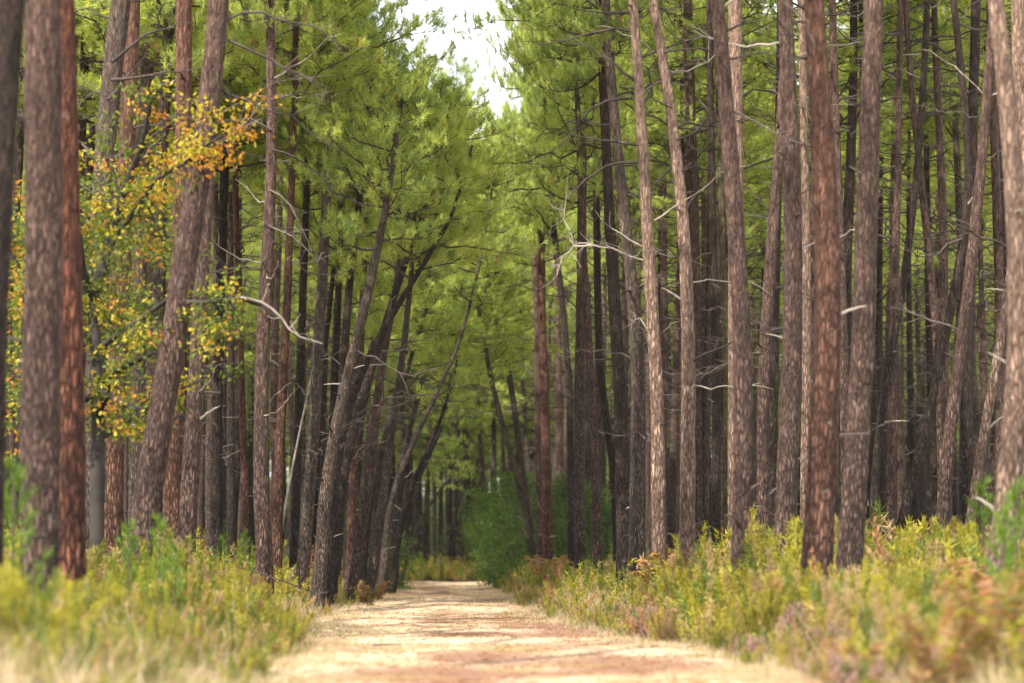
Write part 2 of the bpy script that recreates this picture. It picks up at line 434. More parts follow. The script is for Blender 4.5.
def make_crown(name, L, rmax, nb, needles=24, wd=0.017, full=0.28, nl=0.17):
    """limbs leaving the stem, twigs on them, needle tufts at the ends; origin at the crown's base"""
    acc = Acc(); tc_, td_ = [], []
    for i in range(nb):
        f = (i + RNG.random() * 0.8) / nb
        z = L * (0.02 + 0.95 * f ** 0.9)
        prof = (0.55 + 0.45 * math.sin(math.pi * min(1, f * 1.15 + 0.12))) * (1 - f) ** 0.42
        r = rmax * prof * RNG.uniform(0.55, 1.15) + 0.35
        az = i * 2.4 + RNG.normal() * 0.5
        h = np.array([math.cos(az), math.sin(az), 0])
        up = 0.15 + 0.65 * f + RNG.normal() * 0.25
        t = np.linspace(0, 1, 6)[:, None]
        bend = RNG.normal(size=3) * 0.22 * r; wob = np.cumsum(RNG.normal(size=(6, 3)) * 0.045 * r, 0); wob -= wob[0]
        P = np.array([0, 0, z]) + h * t * r + np.array([0, 0, 1]) * (up * t + 0.25 * t * t) * r * 0.6 + bend * t * t + wob
        tube(acc, P, np.linspace(0.022 * (1 - f) + 0.013, 0.006, 6), 4, 0, cap=False)
        ns = int(4 + r * 3.4 * (1.25 if full < .2 else 1))
        for k in range(ns):
            s = full + (1 - full) * (k + RNG.random()) / ns
            q = s * 5; i0 = min(4, int(q)); p0 = P[i0] + (P[i0 + 1] - P[i0]) * (q - i0)
            along = unit(P[i0 + 1] - P[i0])
            side = unit(np.cross(along, [0, 0, 1])) * (1 if k % 2 else -1)
            d = unit(along * 0.8 + side * RNG.uniform(0.3, 1.1) + np.array([0, 0, RNG.uniform(0.0, 0.7)]))
            ln = RNG.uniform(0.35, 0.95) * (1.15 - s * 0.4) * min(1, r / 1.5)
            e_ = p0 + d * ln
            tube(acc, [p0, p0 + d * ln * .5 + RNG.normal(size=3) * .03, e_], [0.010, 0.008, 0.005], 3, 0, cap=False)
            nt_ = 3 + int(ln * 4)
            for g in range(nt_):
                fr = 1 - 0.62 * (g / nt_) * RNG.uniform(.6, 1)
                tc_.append(p0 + d * ln * fr + RNG.normal(size=3) * 0.09 * (g > 0))
                td_.append(unit(d * 0.5 + np.array([0, 0, 0.55]) + RNG.normal(size=3) * 0.35))
    tufts(acc, np.array(tc_), np.array(td_), needles, nl, wd)
    return acc

CROWNS = []
for k in range(7):
    a_ = make_crown("pine_crown", 13, RNG.uniform(2.5, 3.1), 58)
    CROWNS.append(a_.mesh("pine_crown", [M_TWIG] + M_NEEDLE))
EDGE = []                                   # fuller crowns of the trees that get light from the track
for k in range(4):
    a_ = make_crown("roadside_crown", 14, RNG.uniform(3.2, 3.7), 84, needles=27, full=.10)
    EDGE.append(a_.mesh("pine_crown", [M_TWIG] + M_NEEDLE))

SMALL = [make_crown("pine_crown", 4.2, 1.9, 24, needles=26, full=.2).mesh("pine_crown", [M_TWIG] + M_NEEDLE) for _ in range(3)]
def make_dead_branch(L, droop, crook, twigs, r0=0.021, m=0):
    acc = Acc(); n = 9
    t = np.linspace(0, 1, n)
    y = np.cumsum(RNG.normal(size=n)) * crook * L / n * 2; y -= y[0]
    z = np.cumsum(RNG.normal(size=n)) * crook * L / n + droop * L * np.sin(t * 2.2) * 0.5
    z -= z[0]
    P = np.stack([t * L, y, z], 1)
    tube(acc, P, r0 * (1 - 0.75 * t) + 0.002, 5, m)
    for k in range(twigs):
        i = RNG.integers(2, n - 1)
        d = unit(np.array([RNG.uniform(.2, 1), RNG.uniform(-1, 1), RNG.uniform(-.5, .5)]))
        ln = RNG.uniform(0.15, 0.4) * L
        tube(acc, [P[i], P[i] + d * ln * .5 + RNG.normal(size=3) * .04, P[i] + d * ln], [0.008, 0.006, 0.003], 3, m)
    return acc.mesh("dead_branch", M_DEAD)
DEADB = [make_dead_branch(RNG.uniform(1.0, 2.4), RNG.uniform(-.5, .6), RNG.uniform(.1, .45), RNG.integers(4, 11), m=0) for _ in range(12)]
DEADW = [make_dead_branch(RNG.uniform(0.7, 1.6), RNG.uniform(-.4, .5), RNG.uniform(.1, .3), RNG.integers(0, 2), 0.014, m=1) for _ in range(4)]
STUB = [make_dead_branch(RNG.uniform(0.16, 0.34), 0.1, .1, 0, 0.019, m=int(k == 2)) for k in range(4)]

def trunk_path(pts, H):
    """dense path through control points (world, relative to base), carried on up to height H"""
    pts = [Vector(p) for p in pts]
    zs = np.array([p.z for p in pts]); xs_ = np.array([p.x for p in pts]); ys_ = np.array([p.y for p in pts])
    z = np.arange(zs[0], zs[-1], 0.22)
    # smooth by Catmull-like resampling: linear, then box filter
    X = np.interp(z, zs, xs_); Yy = np.interp(z, zs, ys_)
    kz = max(1, int(1.3 / 0.22))
    pad = np.pad(X, kz, mode='reflect', reflect_type='odd') if len(X) > kz else X
    if len(X) > kz:
        ker = np.ones(2 * kz + 1) / (2 * kz + 1); X = np.convolve(pad, ker, 'valid')
    sl_ = (X[-1] - X[-3]) / (z[-1] - z[-3]) if len(X) > 3 else 0
    sl_ = max(-0.35, min(0.35, sl_))
    z2 = np.arange(z[-1] + .3, H, 0.45)
    t = z2 - z[-1]
    X2 = X[-1] + sl_ * 5 * (1 - np.exp(-t / 5))
    return np.stack([np.r_[X, X2], np.r_[Yy, np.full(len(z2), Yy[-1])], np.r_[z, z2]], 1)

def add_branches(root, path, rad, z0, z1, n, stubs, pale=0.25, smin=.45, smax=1.25):
    zz = path[:, 2]
    for k in range(n + stubs):
        st = k >= n
        z = (random.uniform(1.2, z1) if st else z0 + (z1 - z0) * random.random() ** 0.75)
        x = np.interp(z, zz, path[:, 0]); y = np.interp(z, zz, path[:, 1]); r = np.interp(z, zz, rad)
        az = random.uniform(0, 2 * math.pi)
        me_ = random.choice(STUB) if st else (random.choice(DEADW) if random.random() < pale else random.choice(DEADB))
        s = random.uniform(.7, 1.4) if st else random.uniform(smin, smax) * (0.7 + 0.5 * (z - z0) / (z1 - z0))
        inst("branch_stub" if st else "dead_branch", me_, root,
             (x + math.cos(az) * r * .8, y + math.sin(az) * r * .8, z), (random.uniform(-.4, .4), random.uniform(-.55, .15), az), (s, s, s))

def crown_on(root, path, H, Lc, mesh, L0, wid):
    zz = path[:, 2]; zb = H - Lc
    b = Vector((np.interp(zb, zz, path[:, 0]), np.interp(zb, zz, path[:, 1]), zb))
    t = Vector((path[-1, 0], path[-1, 1], H))
    q = (t - b).to_track_quat('Z', 'Y')
    o = inst("crown", mesh, root, b, (0, 0, 0), (wid, wid, Lc / L0))
    o.rotation_euler = (q @ Euler((0, 0, random.uniform(0, 6.28))).to_quaternion()).to_euler()

def hero(label, D, pts, w0, w1, bark='brown', H=None, nb=10, st=8, crown=True, Lc=None, cw=1.0, z0=2.6, pale=.25, group=None):
    """a roadside pine: pts run from the highest seen point down to the base; w0/w1 seen widths there (pixels)"""
    pts = pts[::-1]
    W_ = [pix(x, y, D) for x, y in pts]
    b = W_[0]
    gz = ground_z(b.x, D) - 0.1
    if b.z > gz + .05:                                     # carry on down to the ground
        s = (W_[1].x - b.x) / max(.2, W_[1].z - b.z) if len(W_) > 1 else 0
        W_.insert(0, Vector((b.x - s * (b.z - gz), D, gz)))
    else:
        W_[0].z = gz
    base = W_[0].copy()
    rel = [p - base for p in W_]
    lean_y = random.uniform(-.02, .02)
    for p in rel: p.y += p.z * lean_y
    H = H or random.uniform(22, 26)
    P = trunk_path(rel, H)
    ztop = rel[-1].z
    r_lo, r_hi = w1 / 2 * D / F, w0 / 2 * D / F
    z = P[:, 2]
    rad = np.where(z < ztop, r_lo + (r_hi - r_lo) * np.clip(z / ztop, 0, 1), 0)
    up = z >= ztop
    rad[up] = r_hi + (0.03 - r_hi) * ((z[up] - ztop) / max(.1, (H - ztop))) ** 1.1
    rad *= 1 + 0.28 * np.exp(-z / 0.3)
    root = empty("pine_tree", base)
    acc = Acc()
    tube(acc, P, rad, 22 if D < 60 else 14, 0, rough=0.09, rs=1.0 + .1 * random.random())
    inst("trunk", acc.mesh("pine_trunk", [BARK[bark]], True), root)
    if crown:
        Lc = Lc or (random.uniform(6, 8) if D < 50 or pts[-1][0] > 640 else H - random.uniform(9.3, 10.8))
        near = D < 50
        if H < 14.5: crown_on(root, P, H + .3, min(4.6, H * .36), random.choice(SMALL), 4.2, min(1.1, H / 12.5))
        else: crown_on(root, P, H, min(Lc, H - 3.5), random.choice(CROWNS if near else EDGE), 14, cw * (.62 if near else 1.0) * random.uniform(.88, 1.08))
    if H < 14.5: nb = nb * 2 // 3
    add_branches(root, P, rad, z0, max(z0 + 3.5, min(H - 9, 13)), nb, st, pale if D < 52 else min(pale, .10))
    tag(root, label, "pine tree", group)
    HEROXY.append((base.x, base.y)); TREES[label] = root
    return root
HEROXY = []
class _T(dict):
    def __getitem__(s, k): return next(v for q, v in s.items() if q.startswith(k))
TREES = _T()

# ------------------------------------------------------------------ the pines one can tell apart
h = hero
# left of the track
h("dark blurred pine cut by the photo's left edge, nearest tree on the left", 24, [(8, 0), (-1, 150), (-12, 300), (-18, 600)], 34, 42, 'dark', nb=0, st=4)
h("thick straight grey-brown pine near the left edge, in front of a reddish one", 28, [(44, 0), (45, 200), (42, 400), (39, 600)], 36, 40, 'brown', nb=1, st=5, z0=6)
h("pine with deeply furrowed rust-red bark tucked behind the thick grey-brown pine", 31, [(63, 0), (66, 150), (69, 300), (72, 420), (71, 570)], 22, 30, 'rust', nb=1, st=7, z0=6)
h("thin dark pine rising between the rust-red pine and the oak crown", 62, [(75, 0), (73, 150), (73, 400), (74, 540)], 8, 11, 'dark', nb=8)
h("dark curved pine behind the oak, bending right towards its top", 44, [(120, 0), (111, 70), (104, 150), (98, 260), (95, 400), (93, 520)], 20, 23, 'grey', nb=6)
h("reddish pine behind the oak with its foot just right of a dark trunk", 47, [(132, 0), (127, 130), (120, 300), (116, 400), (112, 515)], 15, 22, 'red', nb=5)
h("greyish pine second left of the sunlit straight reddish pine at the top left", 56, [(152, 0), (144, 100), (140, 250), (136, 500)], 13, 15, 'grey', nb=9)
h("slim pale sunlit pine seen above the orange oak leaves", 66, [(156, 30), (153, 100), (151, 200), (147, 500)], 9, 11, 'pale', nb=8)
h("dark slightly leaning pine touching the left side of a straight reddish pine", 55, [(172, 0), (167, 80), (161, 180), (157, 500)], 11, 14, 'dark', nb=8)
h("straight reddish-brown pine rising behind the big leaning pine", 49, [(185, 0), (184, 150), (178, 300), (172, 520)], 16, 19, 'red', nb=7)
h("big pine leaning right across the left stand, its foot in green young pines", 38, [(219, -5), (214, 80), (196, 190), (179, 300), (164, 400), (141, 535)], 21, 29, 'brown', nb=2, st=12, z0=5.5, pale=.6)
h("upright pine with sunlit left side, right behind the big leaning pine", 44, [(213, 100), (206, 200), (198, 340), (195, 420), (187, 530)], 14, 19, 'brown', nb=5)
h("straight pine with many bare twigs standing alone left of the leaning group", 51, [(270, 40), (272, 150), (267, 260), (262, 350), (260, 450), (264, 560)], 9, 18, 'brown', nb=12, st=12, pale=.5, H=21, cw=.5)
h("slim grey pine, straight with a slight lean, just right of the bleached thin pole", 60, [(328, 150), (324, 250), (318, 350), (315, 420), (308, 500), (303, 570)], 9, 14, 'grey', nb=9, H=20, cw=.42)
h("pale-lit pine bowed to the right, in front of the crossing black stems", 58, [(380, 236), (367, 300), (354, 350), (341, 400), (330, 450), (323, 520), (318, 600)], 8, 15, 'grey', nb=8, H=10.9, Lc=5, cw=.85)
h("black pine leaning farthest out over the track, its bare tip at a rusty twig", 62, [(452, 215), (439, 244), (419, 270), (400, 301), (384, 326), (366, 361), (349, 399), (337, 450), (328, 560)], 4, 12, 'dark', nb=8, H=10.6, Lc=4.0, cw=.75)
h("black pine leaning right, crossing low over the longest leaning stem", 63, [(417, 232), (406, 258), (394, 294), (387, 320), (372, 367), (360, 400), (352, 440), (341, 475), (334, 560)], 6, 12, 'dark', nb=8, H=11.4, Lc=5, cw=.85)
h("brown pine at the verge, curved foot and stem leaning gently to the right", 68, [(392, 310), (383, 350), (377, 400), (372, 458), (363, 523), (352, 580)], 7, 12, 'brown', nb=8, H=12.8, Lc=6.5, cw=.95)
h("greyish pine at the verge beside the ferns, straight stem leaning right", 70, [(407, 317), (401, 375), (395, 402), (388, 458), (382, 510), (372, 573)], 6, 11, 'grey', nb=8, H=12.6, Lc=6.5, cw=.9)
h("upright brick-red pine between leaning black stems at the verge", 74, [(363, 300), (358, 400), (355, 440), (350, 558)], 7, 9, 'red', nb=8, H=15, Lc=9, cw=.6)
h("thin pine arching strongly right over the track, third from the far end", 84, [(457, 350), (445, 376), (431, 402), (419, 432), (403, 464), (389, 500), (384, 560)], 3.5, 8, 'grey', nb=6, H=13, Lc=6, cw=.6)
h("thin dark pine leaning over the track with a kinked bare top", 92, [(442, 415), (435, 435), (422, 461), (407, 497), (400, 520), (395, 565)], 3.5, 8, 'dark', nb=5, H=9, Lc=4, cw=.55)
h("slight dark pine close beside the kinked one and parallel to it", 96, [(433, 352), (424, 376), (413, 402), (409, 440), (400, 490), (391, 566)], 3.5, 7, 'dark', nb=6, H=15, Lc=7, cw=.7)
h("faint slender pine arching over the far end of the track", 118, [(449, 478), (434, 497), (420, 518), (411, 540), (405, 566)], 2.5, 4.5, 'grey', nb=4, H=6, Lc=3, cw=.5)
h("dark pine with a gentle double bend behind the leaning group on the left", 66, [(358, 210), (352, 260), (346, 320), (342, 400), (336, 480), (331, 570)], 7, 11, 'dark', nb=9, H=13.5, cw=.6)
h("dark straight pine third right of the twiggy lone pine", 72, [(342, 190), (338, 300), (334, 400), (326, 555)], 6, 10, 'dark', nb=9, H=18, cw=.42)
h("rust-brown pine at the left foot of the bleached thin pole", 60, [(291, 200), (286, 330), (280, 430), (277, 550)], 7, 12, 'red', nb=9)
h("sturdy dark pine deep in the left stand, left of the twiggy lone pine", 66, [(224, 180), (219, 330), (216, 420), (216, 520)], 9, 13, 'dark', nb=8)
h("slim pine with a slight right lean, next left of the twiggy lone pine", 70, [(236, 200), (240, 330), (243, 430), (247, 540)], 6, 8, 'red', nb=8)
h("two-toned slim pine between the bleached pole and the grey slim pine", 68, [(306, 210), (302, 320), (298, 420), (294, 555)], 7, 10, 'dark', nb=9)
# right of the track
h("mossy thin pine leaning left over the track, foot beside a green bush", 96, [(482, 330), (489, 373), (496, 400), (510, 452), (524, 505), (533, 574)], 4, 8, 'mossy', nb=8, H=15, Lc=8, cw=.8)
h("thin grey pine leaning left, crossing just above the mossy one", 100, [(490, 297), (498, 318), (507, 364), (514, 400), (520, 458), (528, 508), (534, 570)], 5, 8, 'grey', nb=8, H=15.5, Lc=8, cw=.8)
h("slim upright pine standing right against a thicker dark one at the right verge", 92, [(533, 240), (537, 300), (538, 400), (541, 565)], 6, 8, 'brown', nb=10, cw=.42)
h("dark upright pine with bracken at its foot, first thick trunk on the right verge", 86, [(541, 230), (542, 330), (545, 400), (548, 560)], 7, 11, 'red', nb=10, cw=.45)
h("slim dark pine leaning left, with the dark green thicket showing at its left", 84, [(556, 250), (565, 330), (570, 400), (571, 540)], 6, 8, 'dark', nb=10, cw=.52)
h("straight grey lichened pine between two slimmer ones in front of the thicket", 74, [(582, 180), (581, 300), (579, 400), (580, 540)], 9, 12, 'grey', nb=12, cw=.56)
h("slim pink-brown pine with a light thin branch, foot low in the heath", 66, [(582, 210), (586, 290), (592, 400), (595, 460), (598, 557)], 6, 10, 'brown', nb=11, cw=.55)
h("dark bowed pine bulging right, behind the slim pink-brown one", 78, [(597, 240), (598, 320), (602, 400), (610, 438), (616, 490), (617, 535)], 7, 9, 'dark', nb=10, cw=.65)
h("thick dark upright pine with dense bare twigs, left of two sunlit ones", 58, [(603, 90), (608, 200), (612, 273), (617, 346), (621, 410), (623, 535)], 9, 16, 'dark', nb=16, cw=.62)
h("broad grey-brown pine immediately left of the bright sunlit trunk", 54, [(616, 130), (623, 200), (631, 273), (638, 346), (639, 410), (637, 535)], 10, 18, 'grey', nb=13, cw=.66)
h("tall slim pine with long bare arching branches, sunlit cream-brown below", 46, [(632, -5), (640, 100), (646, 200), (650, 288), (656, 360), (658, 430), (659, 560)], 9, 16, 'pale', nb=14, st=8, pale=.35)
h("tall pine leaning left at the top, its lower trunk brightly sunlit", 46, [(653, -5), (667, 80), (677, 150), (684, 220), (688, 300), (689, 400), (687, 540)], 9, 17, 'pale', nb=9, st=10)
h("upright twiggy pine hugging the right side of the sunlit left-leaning pine", 70, [(690, 100), (693, 200), (696, 330), (698, 540)], 11, 13, 'brown', nb=13)
h("big dark pine at the middle of the right stand with a bright crack of light", 38, [(715, -5), (724, 80), (731, 180), (740, 288), (743, 400), (744, 488), (741, 570)], 14, 22, 'brown', nb=5, st=10, z0=4.5, pale=.6)
h("straight pine close behind the big dark one, doubling it at the top", 50, [(736, -5), (737, 150), (736, 260), (735, 540)], 14, 15, 'pale', nb=8)
h("thin brown pine in the gap left of the moss-tinted trunk", 70, [(710, 230), (709, 300), (706, 400), (705, 525)], 6, 9, 'brown', nb=10)
h("dark slim pine directly left of the moss-tinted trunk", 66, [(711, 150), (714, 300), (716, 400), (716, 530)], 7, 10, 'dark', nb=10)
h("olive moss-tinted straight pine left of the big dark one", 60, [(720, 180), (724, 300), (727, 400), (727, 540)], 6, 9, 'mossy', nb=9)
h("pine bent like a bow with a bare top, right of the big dark one", 52, [(781, 120), (776, 190), (770, 260), (765, 340), (762, 400), (763, 510)], 11, 13, 'brown', nb=9)
h("shaded upright pine squeezed between the bowed pine and a thick trunk", 56, [(778, 160), (775, 300), (773, 400), (772, 520)], 8, 11, 'dark', nb=8)
h("thick brown pine left of the thickest foreground trunk, with broom at its foot", 40, [(785, -5), (790, 90), (794, 200), (793, 346), (789, 430), (784, 560)], 15, 23, 'brown', nb=6, st=14, z0=4.5, pale=.6)
h("slim sunlit pale pine showing in the gap between two thick brown trunks", 54, [(803, 60), (806, 200), (807, 350), (805, 520)], 8, 11, 'pale', nb=8)
h("thickest pine of the right side, pinkish plated bark sunlit down its left", 33, [(813, -5), (819, 100), (826, 200), (829, 317), (825, 400), (821, 488), (816, 572)], 20, 33, 'red', nb=2, st=10, z0=5, pale=.7)
h("slim pine almost hidden at the left edge of a thick smooth trunk", 52, [(836, 120), (841, 260), (845, 400), (847, 530)], 8, 12, 'brown', nb=8)
h("thick smooth-looking grey-brown pine with few stubs, second thickest on the right", 36, [(875, -5), (872, 100), (867, 200), (865, 317), (861, 400), (857, 460), (850, 550)], 19, 27, 'brown', nb=1, st=6, z0=6)
h("nearly black pine curving left downwards, right of the thick smooth trunk", 54, [(919, 130), (914, 200), (902, 288), (890, 361), (882, 400), (875, 460), (873, 525)], 7, 9, 'dark', nb=9)
h("slim brown pine leaning left at the top, standing clear in a green gap", 55, [(904, -5), (908, 60), (915, 140), (923, 200), (930, 273), (936, 332), (940, 400), (943, 520)], 6, 10, 'brown', nb=12)
h("dark pine that leans right then left in a long S, its foot leaning left", 52, [(951, -5), (960, 75), (968, 150), (968, 215), (956, 273), (944, 346), (932, 400), (917, 460), (907, 502), (897, 540)], 7, 10, 'dark', nb=10)
h("warm brown pine slanting right, foot behind a rusty dry broom", 48, [(992, 20), (988, 75), (978, 200), (971, 258), (964, 332), (953, 400), (948, 444), (943, 510)], 9, 15, 'brown', nb=7)
h("pale sunlit pine slanting sharply right towards the big right-edge trunk", 46, [(1018, 210), (1013, 258), (1005, 317), (994, 375), (989, 402), (980, 458), (972, 510)], 8, 11, 'pale', nb=4, H=16, Lc=6)  # sunlight on this stem is put into its pale bark colour
h("big crooked pine at the right edge, lower trunk pale and sunlit", 30, [(993, -10), (1003, 60), (1010, 130), (1016, 230), (1020, 330), (1018, 400), (1010, 480), (1001, 540), (995, 595)], 16, 27, 'pale', nb=2, st=8, z0=4, pale=.6)
h("sunlit pine cut by the right edge of the photo at the top", 40, [(1017, -5), (1020, 150), (1026, 300), (1030, 560)], 14, 20, 'pale', nb=3, st=5)
h("slender brown pine left of the big crooked right-edge trunk", 56, [(994, 150), (999, 280), (1001, 400), (999, 530)], 9, 11, 'brown', nb=8)
h("dark thick pine between the slanting warm and slanting pale pines", 54, [(976, 60), (970, 250), (967, 400), (966, 520)], 10, 15, 'dark', nb=8)
h("brown upright pine in the gap right of the black curving pine", 58, [(898, 180), (895, 300), (892, 400), (891, 530)], 7, 10, 'brown', nb=9)
for k, (bx, by, tx, ty, D, kd) in enumerate([(338, 566, 372, 250, 78, 'dark'), (346, 564, 398, 262, 84, 'dark'), (358, 566, 392, 300, 88, 'grey'), (364, 564, 420, 330, 92, 'dark'),
        (372, 565, 418, 300, 98, 'dark'), (380, 566, 446, 372, 100, 'dark'), (388, 566, 428, 360, 108, 'grey'), (312, 562, 338, 220, 72, 'dark'), (352, 562, 386, 240, 90, 'dark'), (396, 565, 440, 430, 112, 'dark')]):
    mx_ = bx + (tx - bx) * .30; my_ = by + (ty - by) * .5
    h("slim pine in the fan of stems leaning right over the left edge of the track", D, [(tx, ty), ((mx_ + tx) / 2 + 1, (my_ + ty) / 2), (mx_, my_), (bx + 2, by - 40), (bx, by)], 4, 7.5, kd, nb=6, pale=.04, H=CAMZ + (564 - ty) * D / F + 2.2, group="slim leaning pines at the left edge of the track")
N_HERO = len(HEROXY)

def limb(root, D, pts, r0=.02, pale=False, ratio=.25):
    b = root.location
    P = [np.array(list(pix(x, y, D + k * .12) - b)) for k, (x, y) in enumerate(pts)]
    Q_ = [P[0]]
    for k in range(1, len(P)):
        Q_ += [(P[k - 1] + P[k]) / 2 + RNG.normal(size=3) * .02, P[k]]
    acc = Acc(); n = len(Q_)
    tube(acc, Q_, np.linspace(r0, r0 * ratio, n), 6, int(pale))
    for k in range(1, n):
        for q in range(2):
            d = unit(unit(P[-1] - P[0]) * .6 + RNG.normal(size=3) * .7); ln = RNG.uniform(.1, .5)
            tube(acc, [Q_[k], Q_[k] + d * ln * .5 + RNG.normal(size=3) * .03, Q_[k] + d * ln], [.007, .005, .003], 3, int(pale))
    inst("dead_branch", acc.mesh("dead_branch", M_DEAD, True), root)
t = TREES["tall slim pine with long bare"]
for P_ in ([(634, 80), (616, 65), (599, 55), (572, 38)], [(632, 98), (606, 101), (589, 111), (576, 126), (553, 150)], [(637, 145), (602, 140), (569, 135)],
           [(641, 163), (606, 166), (586, 179), (560, 205)], [(634, 12), (606, 13), (572, 8)], [(636, 32), (592, 33), (539, 45)], [(644, 190), (668, 170), (690, 150)],
           [(638, 60), (655, 52), (690, 40), (712, 20)], [(640, 110), (652, 95), (648, 70), (660, 50)]): limb(t, 46, P_, .026)
for P_ in ([(650, 262), (612, 248), (592, 245), (574, 244), (564, 220), (566, 200)], [(592, 245), (574, 246), (563, 256), (557, 276)], [(650, 250), (630, 240), (611, 228)], [(655, 340), (640, 318), (634, 322)]): limb(t, 46, P_, .017, True, .4)
t = TREES["big pine leaning right"]
for P_ in ([(228, 40), (272, 60), (300, 74), (326, 91)], [(222, 90), (233, 96), (262, 108), (292, 116), (329, 146)], [(225, 20), (262, 12), (290, 22), (322, 30), (340, 45)]): limb(t, 38, P_, .022)
limb(t, 38, [(205, 150), (222, 140), (240, 128), (262, 118)], .014, True)
t = TREES["dark curved pine behind the oak"]
for P_ in ([(112, 62), (136, 42), (160, 30), (178, 23)], [(108, 100), (123, 80), (146, 55)], [(104, 160), (143, 143), (170, 124), (193, 108)], [(110, 80), (133, 78), (165, 72), (200, 68)]): limb(t, 43.7, P_, .032)
t = TREES["straight pine with many bare twigs"]
for P_ in ([(272, 130), (250, 118), (225, 122)], [(272, 150), (296, 158), (322, 176), (340, 200)], [(270, 190), (290, 205), (302, 228), (314, 262)], [(270, 100), (300, 92), (330, 98)], [(268, 226), (292, 236), (318, 262)], [(268, 270), (245, 266), (214, 272)]): limb(t, 51, P_, .020, P_[0][1] in (226, 190))
t = TREES["tall pine leaning left at the top"]
for P_ in ([(664, 52), (700, 48), (745, 62)], [(672, 108), (655, 100), (640, 84)], [(685, 210), (700, 190), (716, 184)], [(676, 140), (700, 128), (722, 105), (728, 92)]): limb(t, 46, P_, .020)
t = TREES["big dark pine at the middle"]
for P_ in ([(735, 112), (760, 124), (790, 140)], [(728, 60), (760, 52), (800, 60)], [(729, 30), (752, 22), (780, 34)]): limb(t, 38, P_, .016, P_[0][1] == 112)

# ------------------------------------------------------------------ the dense stands behind
def fill_trunk(k):
    n = 60; H = 24.0
    z = np.linspace(-0.15, H, n)
    a1, a2, p1, p2 = RNG.uniform(.1, .5), RNG.uniform(.03, .12), RNG.uniform(0, 6), RNG.uniform(0, 6)
    X = a1 * np.sin(z / H * 3.2 + p1) + a2 * np.sin(z / H * 11 + p2); Y = a1 * np.cos(z / H * 2.7 + p2)
    X -= X[0]; Y -= Y[0]
    rad = 0.165 * (1 - 0.035 * z) * (1 + 0.3 * np.exp(-np.clip(z, 0, 9) / .3)); rad = np.clip(rad, 0.025, 1)
    P = np.stack([X, Y, z], 1)
    return P, rad
FT = []
for k in range(9):
    P, rad = fill_trunk(k)
    row = []
    for b in ('brown', 'dark', 'grey', 'red'):
        if not row:
            acc = Acc(); tube(acc, P, rad, 10, 0, rough=0.07)
            m0 = acc.mesh("pine_trunk", [BARK[b]], True); row.append(m0)
        else:
            m1 = m0.copy(); m1.materials[0] = BARK[b]; row.append(m1)
    FT.append((P, rad, row))

def fill_pine(x, y, label, group, nb, H=None, lowcrown=False, edge=False):
    s = random.uniform(.75, 1.25); H = H or (random.uniform(18.5, 22) if y < 95 else random.uniform(21, 26))
    P, rad, row = random.choice(FT)
    hs = H / 24.0
    root = empty("pine_tree", (x, y, ground_z(x, y) - .02), random.uniform(0, 6.28))
    k = random.choices((0, 1, 2, 3), (4, 6, 2, .4))[0]  # dark bark favoured: the stand's inner shade is put into the colour
    inst("trunk", row[k], root, scale=(s, s, hs))
    PP = P * np.array([s, s, hs])
    Lc = H - random.uniform(10.2, 12.8) if not lowcrown else H - random.uniform(7, 11)
    Lc = min(Lc, H - 3)
    crown_on(root, PP, H, Lc, random.choice(EDGE if edge else CROWNS), 14 if edge else 13, random.uniform(.8, 1.05) * (1.3 if lowcrown else (.6 if edge else 1)))
    add_branches(root, PP, rad * s, 2.8, H - Lc + 2.5, nb, 0, 0.12)
    tilt = random.gauss(0, .03)
    root.rotation_euler[0] = tilt
    tag(root, label, "pine tree", group)
    return root

taken = list(HEROXY)
def free(x, y, dmin):
    return all((x - a_) ** 2 + (y - b_) ** 2 > dmin * dmin for a_, b_ in taken)
def px_of(x, y): return 433 + F * x / y
def scatter(n, xr, yr, dmin, ok):
    res = []; tries = 0
    while len(res) < n and tries < 40000:
        tries += 1
        x, y = random.uniform(*xr), random.uniform(*yr)
        if ok(x, y) and free(x, y, dmin):
            taken.append((x, y)); res.append((x, y))
    return res

Lf = scatter(82, (-24, -4), (58, 160), 2.0, lambda x, y: -25 < px_of(x, y) and x < -3.6 - 0.3 * (y > 100))
for x, y in Lf:
    fill_pine(x, y, "slender shaded pine deep in the dense stand left of the track", "pines of the dense stand left of the track", 18, edge=x > -6.5)
Rf = scatter(98, (5, 30), (60, 160), 2.0, lambda x, y: px_of(x, y) < 1050 and x > 5.0)
for x, y in Rf:
    fill_pine(x, y, "slender shaded pine deep in the dense stand right of the track", "pines of the dense stand right of the track", 28, edge=x < 7.5)
Ef = scatter(36, (-11, 12), (156, 250), 2.6, lambda x, y: 390 < px_of(x, y) < 560)
for x, y in Ef:
    fill_pine(x, y, "distant pine in the dark wood closing off the far end of the track", "pines beyond the far end of the track", 5, H=random.uniform(26, 30), lowcrown=True, edge=True)

# far wood: thousands of stems nobody can count, one object
def small_tree(H, seed, low=None, n=420):
    acc = Acc()
    z = np.linspace(-.1, H, 7)
    lean = RNG.normal(size=2) * .35
    P = np.stack([lean[0] * (z / H) ** 2, lean[1] * (z / H) ** 2, z], 1)
    tube(acc, P, np.linspace(.18, .05, 7), 6, 4, cap=False)
    cb = low if low is not None else H * RNG.uniform(.33, .5)
    f = RNG.random(n); az = RNG.random(n) * 6.28
    r = (3.0 * np.sqrt(RNG.random(n))) * (0.5 + .5 * np.sin(np.pi * np.clip(f * 1.1 + .1, 0, 1))) * (1 - f) ** .35
    c = np.stack([np.cos(az) * r, np.sin(az) * r, cb + (H - cb) * f], 1)
    d = c - np.array([0, 0, H * .4]); d /= np.linalg.norm(d, axis=1)[:, None]
    tufts(acc, c, d, 9, .34, .06)
    return acc.arrays()
ST = [small_tree(24, k) for k in range(6)]
ST_LOW = [small_tree(22, k, .4, 520) for k in range(3)]
